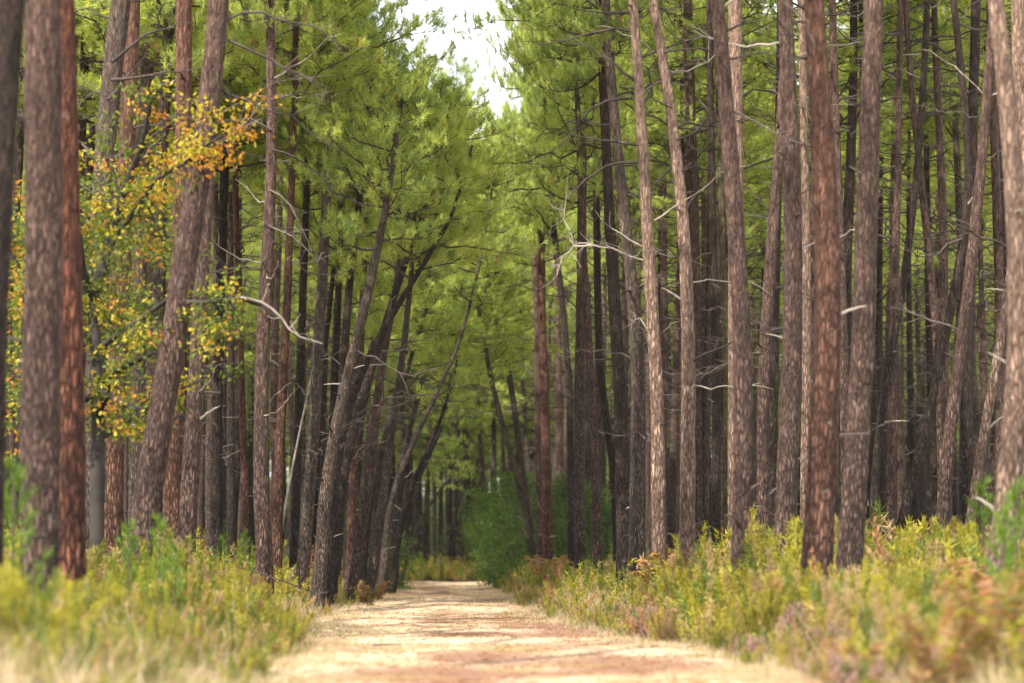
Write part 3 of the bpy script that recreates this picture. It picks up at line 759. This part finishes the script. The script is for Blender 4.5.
def far_mass(spots, name, label, group=None, cat="trees"):
    acc = Acc()
    for x, y in spots:
        V, T, Q, TM, QM = random.choice(ST_LOW if y > 335 else ST)
        a_ = random.uniform(0, 6.28); c_, s_ = math.cos(a_), math.sin(a_)
        s = random.uniform(.85, 1.15)
        V2 = np.stack([V[:, 0] * c_ - V[:, 1] * s_, V[:, 0] * s_ + V[:, 1] * c_, V[:, 2] * s], 1) + np.array([x, y, ground_z(x, y)])
        n0 = acc.n
        acc.V.append(V2); acc.T.append(T + n0); acc.TM.append(TM); acc.Q.append(Q + n0); acc.QM.append(QM); acc.n += len(V2)
    o = inst(name, acc.mesh(name, [M_TWIG] + M_NEEDLE + [BARK['dark']], False))
    return tag(o, label, cat, kind="stuff")
spots = scatter(330, (-75, 85), (162, 330), 2.4, lambda x, y: -250 < px_of(x, y) < 1300 and not (y < 235 and 396 < px_of(x, y) < 478))
spots += scatter(440, (-40, 45), (150, 250), 1.5, lambda x, y: -20 < px_of(x, y) < 1045 and (px_of(x, y) < 385 or px_of(x, y) > 560))
spots += scatter(150, (-75, 85), (255, 330), 2.0, lambda x, y: 300 < px_of(x, y) < 650)
spots += [(x + random.uniform(-1, 1), y + random.uniform(-3, 3)) for y in (342, 352, 362) for x in np.arange(-80, 92, 3.6)]
far_mass(spots, "far_pine_wood", "far pine wood seen only as dark stems and green between nearer trunks", cat="wood")
acc = Acc()
cc = []
for k in range(1400):
    y = random.uniform(150, 330) if k < 400 else (random.uniform(95, 150) if k < 520 else random.uniform(335, 372))
    px_ = random.uniform(-150, 1180)
    x = (px_ - 433) * y / F
    if y < 175 and abs(x - .9) < 9: continue
    if 392 < px_ < 484 and y < 334: continue
    hh = random.uniform(1.5, 5.5) if y > 150 else random.uniform(.8, 2.2)
    if y > 334: hh = random.uniform(6, 12)
    wd_ = min(2.4, hh * random.uniform(.35, .6)); n = 26 if y < 334 else 60
    c = np.array([x, y, .1]) + RNG.normal(size=(n, 3)) * [wd_, wd_, 0] + np.array([0, 0, 1]) * (RNG.random(n) ** 1.1 * hh)[:, None]
    cc.append(np.repeat(c, 13, 0) + RNG.normal(size=(n * 13, 3)) * .22)
cc = np.concatenate(cc); big = np.where(cc[:, 1] > 334, 1.7, 1.0)
leaves(acc, cc, RNG.normal(size=cc.shape), RNG.uniform(.14, .3, len(cc)) * big, RNG.uniform(.10, .2, len(cc)) * big, 0)
tag(inst("far_thicket", acc.mesh("far_thicket", [M_BUSH[0]])), "dark leafy understory seen between the trunks of the far wood", "thicket", kind="stuff")
side = scatter(18, (-34, -9), (45, 120), 4, lambda x, y: px_of(x, y) < -60) + scatter(14, (12, 40), (50, 150), 3.5, lambda x, y: px_of(x, y) > 1090)
far_mass(side, "pine_stand_beyond_the_view", "pine stand continuing out of view on both sides", cat="wood")

# bleached thin dead pole leaning in the left stand
acc = Acc()
pp = [pix(x, y, 61) for x, y in [(279, 548), (284, 515), (292, 470), (300, 430), (307, 398), (316, 350), (319, 335)]]
b0 = pp[0].copy(); b0.z = ground_z(b0.x, 61) - .05
path = np.array([list(p - b0) for p in [b0] + pp])
tube(acc, path, np.linspace(.040, .012, len(path)), 7, 0)
root = empty("dead_pole", b0)
inst("stem", acc.mesh("dead_pole", [M_DEAD[1]], True), root)
for k in range(3):
    inst("dead_branch", DEADW[k], root, tuple(path[4 + k]), (0, -.6, k * 2.2), (.3, .3, .3))
tag(root, "thin bleached dead pole leaning right among dark trunks of the left stand", "dead tree")

# ------------------------------------------------------------------ oak with autumn leaves
def oak():
    D = 39.6
    base = pix(98, 560, D); base.z = ground_z(base.x, D) - .05
    root = empty("oak_tree", base)
    def P3(pts): return [np.array(list(pix(x, y, D + dy) - base)) for x, y, dy in pts]
    acc = Acc()
    tr = P3([(98, 560, 0), (97, 480, 0), (98, 400, 0), (95, 340, 0), (92, 300, 0)]); tr[0] = np.zeros(3)
    tube(acc, tr, [.11, .10, .095, .085, .075], 10, 0, rough=.1)
    inst("trunk", acc.mesh("oak_trunk", [M_OAK[3]], True), root)
    limbs = [
        [(92, 300, 0), (104, 270, .2), (116, 235, .3), (121, 200, .2), (112, 165, .5), (108, 130, .5)],
        [(92, 300, 0), (84, 270, -.3), (80, 235, -.5), (70, 200, -.7), (60, 160, -.9)],
        [(95, 330, 0), (100, 300, 1.2), (90, 260, 1.6), (100, 200, 1.6)],
        [(97, 350, 0), (120, 335, -.6), (142, 318, -1.0), (165, 301, -1.4), (200, 300, -1.9), (238, 297, -2.0), (262, 302, -2.0), (280, 318, -2.0), (297, 336, -2.0), (320, 343, -2.0)],
        [(98, 420, 0), (112, 375, -.5), (130, 362, -1), (155, 352, -1.5), (175, 350, -1.6)],
        [(116, 235, .3), (135, 215, 0), (155, 180, -.3), (180, 165, -1.6), (205, 150, -2.0), (232, 128, -2.1)],
        [(95, 340, 0), (60, 320, 0), (35, 290, .3), (15, 260, .5), (0, 235, .6)],
        [(98, 400, 0), (70, 400, -.4), (40, 380, -.8), (10, 375, -1)],
        [(121, 200, .2), (140, 150, 0), (150, 110, -.4), (148, 80, -.5)],
        [(97, 440, 0), (125, 420, .4), (150, 405, .2), (175, 390, -.2), (205, 380, -.6)],
        [(98, 390, 0), (120, 400, -1), (145, 410, -1.3), (150, 440, -1.3)],
        [(238, 297, -2.0), (228, 315, -2.0), (222, 330, -2.1)],
    ]
    LP = []
    for i, l_ in enumerate(limbs):
        acc = Acc(); P = P3(l_); n = len(P)
        Pj = [p + (RNG.normal(size=3) * .025 if 0 < k < n else 0) for k, p in enumerate(P)]
        r0 = .085 if i in (0, 1) else .065 if i in (4, 6, 8) else .045
        tube(acc, Pj, np.linspace(r0, .009, n), 7, 0)
        # side twigs
        tw = []
        for k in range(n - 1):
            for q in range(4 if i not in (3,) else 3):
                p = Pj[k] + (Pj[k + 1] - Pj[k]) * RNG.random()
                d = unit(RNG.normal(size=3) * [1, 1, .8] + [0.1, 0, .15]); ln = RNG.uniform(.18, .5)
                tube(acc, [p, p + d * ln * .5 + RNG.normal(size=3) * .03, p + d * ln], [.008, .006, .003], 3, 0)
                if i != 3 or k < 5 or (i == 3 and k < 5): tw.append((p, d, ln))
        inst("limb", acc.mesh("oak_limb", [M_DEAD[1] if i == 3 and False else M_OAK[3], M_DEAD[1]], True), root)
        LP.append((i, tw, Pj))
    # foliage
    cen = []
    for i, tw, Pj in LP:
        for p, d, ln in tw:
            if i == 3 and (p[0] > 1.0): continue
            for g in range(2): cen.append(p + d * ln * RNG.uniform(.5, 1.2))
    # clumps through the crown volume, seen between the pixels they cover
    for (x, y, sx, sy, n) in [(112, 215, 42, 42, 60), (90, 290, 42, 50, 58), (125, 320, 30, 36, 32), (20, 300, 25, 90, 60), (8, 420, 14, 40, 16),
                              (150, 190, 26, 22, 24), (195, 150, 24, 32, 17), (208, 322, 15, 26, 20), (185, 255, 14, 20, 4), (112, 400, 30, 30, 12),
                              (160, 400, 12, 12, 8), (20, 210, 22, 25, 14), (150, 425, 12, 12, 8), (200, 110, 8, 8, 4), (252, 102, 9, 5, 3), (232, 128, 6, 6, 3), (150, 240, 20, 30, 12)]:
        for k in range(n):
            front = (x, y) in ((195, 150), (208, 322), (200, 110), (252, 102), (232, 128))
            c = pix(random.gauss(x, sx * .6), random.gauss(y, sy * .6), D + (random.uniform(-2.6, -1.7) if front else random.uniform(-.9, 1.8))) - base
            cen.append(np.array(list(c)))
    lf = Acc(); tot = [0, 0, 0]
    for c in cen:
        wx = c + np.array(list(base))
        py = 564 - (wx[2] - CAMZ) * F / wx[1]; pxx = px_of(wx[0], wx[1])
        t = random.random()
        warm = sstep(120, 215, pxx) * sstep(230, 150, py) if False else max(0, min(1, (pxx - 115) / 75)) * max(0, min(1, (235 - py) / 70))
        if pxx < 30: warm = .25
        po = .09 + .36 * warm; pyel = .27 + .30 * warm
        mt = 2 if t < po else (1 if t < po + pyel else 0)
        n = random.randint(11, 21)
        cc = c + RNG.normal(size=(n, 3)) * np.array([.11, .11, .07])
        dd = RNG.normal(size=(n, 3)) + np.array([0, 0, -.3])
        leaves(lf, cc, dd, RNG.uniform(.06, .105, n), RNG.uniform(.035, .06, n), mt)
    inst("foliage", lf.mesh("oak_foliage", M_OAK[:3]), root)
    # the pale bare end of the longest limb
    acc = Acc(); P = P3([(236, 297, -2.06), (250, 299, -2.06), (262, 302, -2.05), (272, 309, -2.05), (281, 318, -2.05), (290, 329, -2.04), (300, 338, -2.04), (322, 343, -2.03)])
    P = [p + RNG.normal(size=3) * .008 for p in P]
    tube(acc, P, np.linspace(.023, .009, len(P)), 7, 0)
    for k in (2, 4, 5, 6):
        d = unit(RNG.normal(size=3)); tube(acc, [P[k], P[k] + d * .12, P[k] + d * .22 + [0, 0, .05]], [.009, .006, .003], 4, 0)
    o = inst("bare_limb_end", acc.mesh("bare_limb_end", [M_DEAD[1]], True), root)
    o["label"] = "bleached crooked bare end of the longest limb"
    tag(root, "young oak with dark limbs and green, yellow and orange autumn leaves", "oak tree")
oak()

# ------------------------------------------------------------------ leafy bushes by the far end
def leafy(name, px, D, wdt, hgt, label, mats, n=5200, ls=.09, low=0.0, trunked=False):
    b = pix(px, 564, D); b.z = ground_z(b.x, D) - .03
    root = empty(name, b)
    for k in range(6):
        az = k * 1.05 + RNG.random() * .5; acc = Acc()
        d = np.array([math.cos(az) * wdt * .3, math.sin(az) * wdt * .3, hgt * .75])
        tube(acc, [[0, 0, 0], d * .4 * [.5, .5, 1], d * [.9, .9, 1]], [.05, .035, .012], 6, 0)
        inst("stem", acc.mesh("bush_stem", [M_TWIG], True), root)
    n = int(n * 1.35); ls *= 1.1; lf = Acc(); nc = n // 22
    f = low + (1 - low) * RNG.random(nc); az = RNG.random(nc) * 6.28
    lob = 1 + .3 * np.sin(az * 3 + 1 + f * 4) + .25 * np.sin(az * 5 + f * 13)
    r = wdt / 2 * RNG.random(nc) ** .4 * np.sqrt(np.clip(np.sin(np.pi * (f * .8 + .17)), 0, 1)) * lob
    c = np.stack([np.cos(az) * r, np.sin(az) * r, f * hgt], 1) + RNG.normal(size=(nc, 3)) * .2
    which = (RNG.random(nc) < .45).astype(int)
    cc = np.repeat(c, 22, 0) + RNG.normal(size=(nc * 22, 3)) * [.16, .16, .11]
    leaves(lf, cc, RNG.normal(size=cc.shape), RNG.uniform(.6, 1.2, len(cc)) * ls, RNG.uniform(.5, 1, len(cc)) * ls * .7, np.repeat(which, 22))
    inst("foliage", lf.mesh("bush_foliage", mats), root)
    return tag(root, label, "bush")
leafy("leafy_bush", 519, 112, 3.9, 4.3, "dense bright green leafy bush overhanging the right edge of the track's far end", M_BUSH, 9000, .11)
leafy("leafy_bush", 488, 146, 2.2, 4.6, "lighter green leafy bush half hidden behind the dense one at the far end", [M_BUSH[0], M_HEATH[1]], 6000, .12, low=.35)
leafy("leafy_bush", 566, 102, 3.0, 3.7, "dark green thicket bush between the first upright trunks on the right", M_BUSH, 7000, .10)
leafy("leafy_bush", 598, 96, 2.0, 3.2, "dark green thicket bush behind the slim pink-brown pine on the right", M_BUSH, 4200, .10)
leafy("leafy_bush", 502, 128, 2.2, 3.6, "dark green leafy bush low behind the overhanging one at the far end", M_BUSH, 3200, .11)
leafy("leafy_bush", 391, 104, 1.5, 2.1, "small dark green bush under the leaning pines at the left far verge", M_BUSH, 2600, .09)

# ------------------------------------------------------------------ heath bushes
def heath_mesh(h_, n_st, weights, spread=.30, leaf=.022, dens=32, wd=.5):
    """upright feathery plumes"""
    acc = Acc()
    B, D_, Ls, Ws, Ms = [], [], [], [], []
    for s in range(n_st):
        az = RNG.random() * 6.28; r = spread * math.sqrt(RNG.random())
        b = np.array([math.cos(az) * r * .5, math.sin(az) * r * .5, 0])
        d = unit(np.array([math.cos(az) * (r * .9), math.sin(az) * (r * .9), 1]) + RNG.normal(size=3) * .10)
        L = h_ * RNG.uniform(.55, 1.08) * (1 - .35 * r / spread)
        m = RNG.choice(len(weights), p=weights)
        tip = b + d * L + RNG.normal(size=3) * [.05, .05, 0]
        mid = (b + tip) / 2 + RNG.normal(size=3) * .02
        tube(acc, [b, mid, tip], [.006, .005, .002], 3, 6, cap=False)
        nn = int(dens * L / .8 + 4)
        t = RNG.uniform(.18, 1.02, nn * 5) ** .8
        p = b + (tip - b) * t[:, None]
        dd = d * .9 + RNG.normal(size=(len(t), 3)) * .55
        off = RNG.normal(size=(len(t), 3)) * .045 * (1.25 - t)[:, None]
        B.append(p + off); D_.append(dd); Ls.append(RNG.uniform(.6, 1.5, len(t)) * leaf * 2.6)
        Ws.append(np.full(len(t), leaf * wd)); Ms.append(np.full(len(t), m))
    blades(acc, np.concatenate(B), np.concatenate(D_), np.concatenate(Ls), np.concatenate(Ws), np.concatenate(Ms))
    return acc
def wts(*w_):
    w_ = np.array(list(w_) + [0] * (6 - len(w_)), float); return w_ / w_.sum()
HM = M_HEATH + [M_TWIG]
PROTO = {
    'yellow': [heath_mesh(1.15, 34, wts(.74, .18, .08), spread=.38).mesh("heath_bush", HM) for _ in range(4)],
    'green':  [heath_mesh(1.05, 34, wts(.30, .62, .08), spread=.36).mesh("heath_bush", HM) for _ in range(3)],
    'straw':  [heath_mesh(1.0, 30, wts(.28, .08, .56, .08), spread=.36).mesh("heath_bush", HM) for _ in range(3)],
    'mauve':  [heath_mesh(.42, 32, wts(.06, .10, .26, .12, .46), spread=.28).mesh("heather_clump", HM) for _ in range(3)],
}
def fern_mesh():
    acc = Acc()
    for k in range(9):
        az = k * .7 + RNG.random(); h0 = np.array([math.cos(az), math.sin(az), 0])
        t = np.linspace(0, 1, 14)
        P = h0 * (t * .42)[:, None] + np.array([0, 0, 1]) * (np.sin(t * 2.0) * RNG.uniform(.45, .65))[:, None]
        tube(acc, P, np.linspace(.005, .002, 14), 3, 6, cap=False)
        s = np.cross(h0, [0, 0, 1])
        for sg in (-1, 1):
            b = P[2:]; L = .17 * (1.05 - t[2:]) + .02
            for q in range(3):
                off = RNG.normal(size=b.shape) * .012
                blades(acc, b + off, s * sg + h0 * .35 + np.array([0, 0, -.1]) + RNG.normal(size=b.shape) * .15, L, np.full(len(b), .030), int(RNG.choice([3, 3, 2, 0])))
    return acc.mesh("fern", HM)
PROTO['fern'] = [fern_mesh() for _ in range(3)]

def sapling_mesh(h_):
    acc = Acc(); tc_, td_ = [], []
    tube(acc, [[0, 0, 0], [.01, 0, h_ * .5], [0, .01, h_]], [.014, .010, .005], 5, 1)
    for k in range(int(h_ * 16)):
        f = (k + 1) / (h_ * 16); az = k * 2.4; r = .30 * h_ * (1 - f) + .06
        p = np.array([0, 0, h_ * f * .97]); d = unit(np.array([math.cos(az), math.sin(az), 1.0 + f]))
        for g in (0.35, .7, 1.0): tc_.append(p + d * r * g); td_.append(d)
    tc_ = np.array(tc_); td_ = np.array(td_)
    c = np.repeat(tc_, 20, 0); d = np.repeat(td_, 20, 0)
    blades(acc, c, d + RNG.normal(size=c.shape) * .45, RNG.uniform(.07, .13, len(c)), np.full(len(c), .007), 0)
    return acc.mesh("pine_sapling", [M_HEATH[5], M_TWIG])
SAP = [sapling_mesh(1.1) for _ in range(3)]

for px, D, s, lb in [(160, 34, 1.2, "bright green pine sapling at the right foot of the big leaning pine"),
                     (128, 32, 1.1, "bright green pine sapling just left of the big leaning pine's foot"),
                     (176, 31, 0.9, "low bright green sapling in front of the two at the big leaning pine"),
                     (14, 26, 1.5, "bright green pine sapling in the heath at the left edge"),
                     (983, 38, 1.6, "tall blue-green pine sapling left of the big right-edge trunk"),
                     (1016, 27, 1.35, "vivid green pine sapling at the right edge, in front of the pale trunk"),
                     (1004, 25.5, 1.1, "low green pine sapling at the right edge, lowest in the photo"),
                     (421, 150, 1.5, "light green sapling at the left of the track's far end"),
                     (244, 62, 1.3, "blue-green sapling at the foot of the slim pine in the left stand"),
                     (224, 58, 1.2, "greyish green sapling under the sturdy dark pine in the left stand")]:
    b = pix(px, 564, D)
    o = inst("pine_sapling", random.choice(SAP), None, (b.x, D, ground_z(b.x, D) - .02), (0, 0, random.random() * 6), (s, s, s))
    tag(o, lb, "sapling")

LAB = {'yellow': ("heath_bush", "feathery yellow-green heath bush %s", "bush"),
       'green': ("heath_bush", "feathery mid-green heath bush %s", "bush"),
       'straw': ("heath_bush", "dry straw-coloured heath bush %s", "bush"),
       'mauve': ("heather_clump", "low clump of faded mauve heather %s", "heather"),
       'fern': ("fern", "rust-coloured dying bracken fern %s", "fern")}
def hgt_field(x, y):
    d = edge_dist(x, y)
    n_ = 1 + .55 * noise.noise(Vector((x * .45, y * .16, 31.0)))
    return (0.38 + 0.55 * sstep(0.0, 1.1 if x > 0 else 1.9, d) + 0.30 * sstep(2.0, 6, d)) * n_ * (.68 + .32 * sstep(26, 37, y))
MARGIN = 0
def bush_ok(x, y, m=0):
    d = edge_dist(x, y)
    return d > .08 and -40 - m < px_of(x, y) < 1060 + m
def bscatter(n, xr, yr, dmin, lst):
    cell = {}
    for a_, b_ in lst: cell.setdefault((int(a_ // 1), int(b_ // 1)), []).append((a_, b_))
    out_, tries = [], 0
    while len(out_) < n and tries < 60000:
        tries += 1
        x, y = random.uniform(*xr), random.uniform(*yr)
        if not bush_ok(x, y, MARGIN): continue
        cx, cy_ = int(x // 1), int(y // 1); good = True
        for i in (-1, 0, 1):
            for j in (-1, 0, 1):
                for a_, b_ in cell.get((cx + i, cy_ + j), ()):
                    if (a_ - x) ** 2 + (b_ - y) ** 2 < dmin * dmin: good = False
        if good:
            cell.setdefault((cx, cy_), []).append((x, y)); out_.append((x, y))
    return out_
NEAR = bscatter(130, (-7, TL), (18.5, 43), .42, []) + bscatter(150, (TR, 10), (18.5, 47), .42, [])
def kind_at(x, y):
    left = x < 0; d = edge_dist(x, y); r = random.random()
    if d < 1.0:
        if left: return 'straw' if r < .45 else ('yellow' if r < .75 else 'green')
        return 'mauve' if r < .42 else ('straw' if r < .72 else ('fern' if r < .82 else 'yellow'))
    if left: return 'yellow' if r < .58 else ('green' if r < .86 else ('straw' if r < .97 else 'fern'))
    n_ = noise.noise(Vector((x * .7, y * .25, 8)))
    if n_ > .12 and d < 3: return 'straw' if r < .7 else 'fern'
    return 'yellow' if r < .36 else ('green' if r < .54 else ('straw' if r < .88 else 'fern'))
for x, y in NEAR:
    k = kind_at(x, y); nm, lb, ct = LAB[k]
    side_ = "left" if x < 0 else "right"
    where = "bordering the %s edge of the track" % side_ if edge_dist(x, y) < 1.0 else "deeper in the %s-hand undergrowth around the foreground trunks" % side_
    lab = lb % where
    s = hgt_field(x, y) * random.uniform(.75, 1.2)
    sx = s * random.uniform(.9, 1.2)
    if k == 'mauve': s = sx = random.uniform(.8, 1.2)
    if k == 'fern': s = sx = random.uniform(.9, 1.4) * (.6 + .5 * min(1, edge_dist(x, y) / 2))
    o = inst(nm, random.choice(PROTO[k]), None, (x, y, ground_z(x, y) - .03), (random.gauss(0, .06), random.gauss(0, .06), random.random() * 6.28), (sx, sx, s))
    tag(o, lab, ct, lab.split(' ', 1)[1] if False else ("%s %ss %s" % (k, ct, where)))

for px, D, kd, s, lb in [(544, 83, 'fern', 1.7, "rusty bracken fern at the foot of the first upright pines on the right verge"), (552, 80, 'fern', 1.5, "smaller rusty bracken fern in front of the first upright pines on the right"),
                         (367, 64, 'fern', .95, "orange-tinged bracken fern beside the leaning pines at the left verge"), (377, 74, 'fern', .9, "farther orange-tinged bracken fern beside the leaning pines on the left"),
                         (946, 43, 'straw', 1.45, "tall dry rusty broom in front of the warm brown slanting pine"), (775, 37, 'yellow', 1.5, "tall yellow-leaved broom at the foot of the thick brown pine"),
                         (690, 40, 'straw', 1.35, "pale straw broom in front of the sunlit left-leaning pine")]:
    b = pix(px, 564, D); k = LAB[kd]
    o = inst(k[0], random.choice(PROTO[kd]), None, (b.x, D, ground_z(b.x, D) - .02), (0, 0, random.random() * 6), (s, s, s))
    tag(o, lb, k[2])
MARGIN = 260
# farther heath: a continuous cover, one object
def heath_low(h_, w_):
    a_ = heath_mesh(h_, 13, w_, spread=.4, leaf=.035, dens=9, wd=.7)
    return a_.arrays()
HL = [heath_low(1.1, wts(.6, .25, .15)) for _ in range(3)] + [heath_low(1.0, wts(.3, .5, .1, .1)) for _ in range(2)] + [heath_low(1.0, wts(.3, .1, .45, .15)) for _ in range(2)] + [heath_low(.8, wts(.3, .2, .25, .25))]
FARB = bscatter(700, (-15, TL), (42, 115), .45, NEAR) + bscatter(920, (TR, 22), (46, 115), .45, NEAR) + bscatter(220, (-9, TL), (17.5, 44), .35, NEAR) + bscatter(260, (TR, 13), (17.5, 47), .35, NEAR)
acc = Acc()
def put(arr, x, y, s, sx, z):
    V, T, Q, TM, QM = arr
    a_ = random.uniform(0, 6.28); c_, s_ = math.cos(a_), math.sin(a_)
    V2 = np.stack([(V[:, 0] * c_ - V[:, 1] * s_) * sx, (V[:, 0] * s_ + V[:, 1] * c_) * sx, V[:, 2] * s], 1) + np.array([x, y, z])
    n0 = acc.n
    acc.V.append(V2); acc.T.append(T + n0); acc.TM.append(TM); acc.Q.append(Q + n0); acc.QM.append(QM); acc.n += len(V2)
for x, y in FARB:
    s = hgt_field(x, y) * random.uniform(.7, 1.15); put(random.choice(HL), x, y, s, s * 1.15, ground_z(x, y) - .03)
for k in range(230):                                   # low scrub closing the end of the track
    y = random.uniform(150, 160); x = random.uniform(-5, 6)
    s = random.uniform(.6, 1.2); put(random.choice(HL[:5]), x, y, s, s * 1.3, ground_z(x, y))
tag(inst("heath_undergrowth", acc.mesh("heath_undergrowth", HM)), "continuous yellow-green and straw heath filling the ground under the pines", "undergrowth", kind="stuff")

# thin dead twig lying over the heath on the left
acc = Acc(); P = [np.array(list(pix(x, y, 40))) for x, y in [(238, 567), (262, 574), (285, 582), (318, 594), (327, 592)]]
b = P[0].copy(); tube(acc, [p - b for p in P], [.012, .013, .012, .009, .006], 5, 0)
tube(acc, [P[2] - b, P[2] - b + [.2, 0, .12]], [.007, .004], 4, 0)
tag(inst("fallen_branch", acc.mesh("fallen_branch", [M_DEAD[0]], True), None, tuple(b)), "thin dark fallen branch lying slantwise on the heath left of the track", "branch")

# ------------------------------------------------------------------ grass
def grass(name, pts, hfun, n_bl, wd, label, mats, msel):
    acc = Acc(); n = len(pts)
    c = np.repeat(pts, n_bl, 0) + RNG.normal(size=(n * n_bl, 3)) * [.05, .05, 0]
    hh = np.repeat(hfun, n_bl) * RNG.uniform(.5, 1.2, len(c))
    d = np.stack([RNG.normal(size=len(c)) * .42, RNG.normal(size=len(c)) * .42, np.ones(len(c))], 1)
    bend = RNG.normal(size=c.shape) * hh[:, None] * [.25, .25, 0]
    blades(acc, c, d, hh, np.full(len(c), wd), np.repeat(msel, n_bl), bend)
    return tag(inst(name, acc.mesh(name, mats)), label, "grass", kind="stuff")

pts, hs_, ms = [], [], []
while len(pts) < 11000:
    y = 19 + 137 * random.random() ** 1.7; x = random.uniform(TLf(y) - .1, TRf(y) + .1)
    sm = straw_mask(x, y)
    if random.random() > sm ** 1.5: continue
    pts.append((x, y, track_z(x, y) - .005)); hs_.append(.030 + .035 * sm * random.random() + (.03 if edge_dist(x, y) > -.5 else 0)); ms.append(0 if random.random() < .93 else 1)
grass("short_dry_grass", np.array(pts), np.array(hs_), 9, .008, "short bleached grass growing over the forest track", [M_STRAW, M_GRASS], np.array(ms))
pts, hs_, ms = [], [], []
while len(pts) < 6500:
    y = 17.5 + 128 * random.random() ** 1.6; sd = random.random() < .5
    d = random.gauss(.15, .45)
    x = TLf(y) - d if sd else TRf(y) + d
    pts.append((x, y, max(ground_z(x, y), track_z(x, y)) - .01)); hs_.append(.10 + .22 * sstep(-.3, .7, d) * random.random()); ms.append(0 if random.random() < (.55 if sd else .7) else 1)
grass("tall_verge_grass", np.array(pts), np.array(hs_), 10, .007, "tall straw and green grass along both edges of the track", [M_STRAW, M_GRASS], np.array(ms))
pts, hs_, ms = [], [], []
while len(pts) < 4000:
    y = 17.5 + 64 * random.random() ** 1.5; sd = random.random() < .5; d = random.uniform(.6, 5)
    x = TLf(y) - d if sd else TRf(y) + d
    pts.append((x, y, ground_z(x, y) - .01)); hs_.append(.28 + .25 * random.random()); ms.append(0 if random.random() < .6 else 1)
grass("grass_under_heath", np.array(pts), np.array(hs_), 8, .008, "dry grass growing between the heath bushes", [M_STRAW, M_GRASS], np.array(ms))

n_ = 16000
y = 19 + 120 * RNG.random(n_) ** 1.7; x = np.array([random.uniform(TLf(q), TRf(q)) for q in y])
acc = Acc()
b = np.array([(x[i], y[i], track_z(x[i], y[i]) + .006) for i in range(n_)])
blades(acc, b, RNG.normal(size=(n_, 3)) * [1, 1, .12], RNG.uniform(.06, .22, n_), RNG.uniform(.006, .016, n_), 0)
tag(inst("needle_litter", acc.mesh("needle_litter", [M_HEATH[3]])), "brown pine needles and twigs scattered over the track", "litter", kind="stuff")
# the air
m, n, l = mat("haze")
v = n.new("ShaderNodeVolumePrincipled"); v.inputs["Density"].default_value = HAZE; v.inputs["Color"].default_value = (.92, .95, 1, 1); v.inputs["Anisotropy"].default_value = .2
o = n.new("ShaderNodeOutputMaterial"); l.new(v.outputs[0], o.inputs["Volume"])
acc = Acc(); X0, X1, Y0, Y1, Z0, Z1 = -3200, 3200, -500, 4200, -1.6, 45
acc.add([(X0, Y0, Z0), (X1, Y0, Z0), (X1, Y1, Z0), (X0, Y1, Z0), (X0, Y0, Z1), (X1, Y0, Z1), (X1, Y1, Z1), (X0, Y1, Z1)],
        quads=[(0, 3, 2, 1), (4, 5, 6, 7), (0, 1, 5, 4), (1, 2, 6, 5), (2, 3, 7, 6), (3, 0, 4, 7)])
if HAZE: tag(inst("haze", acc.mesh("haze", [m])), kind="stuff")
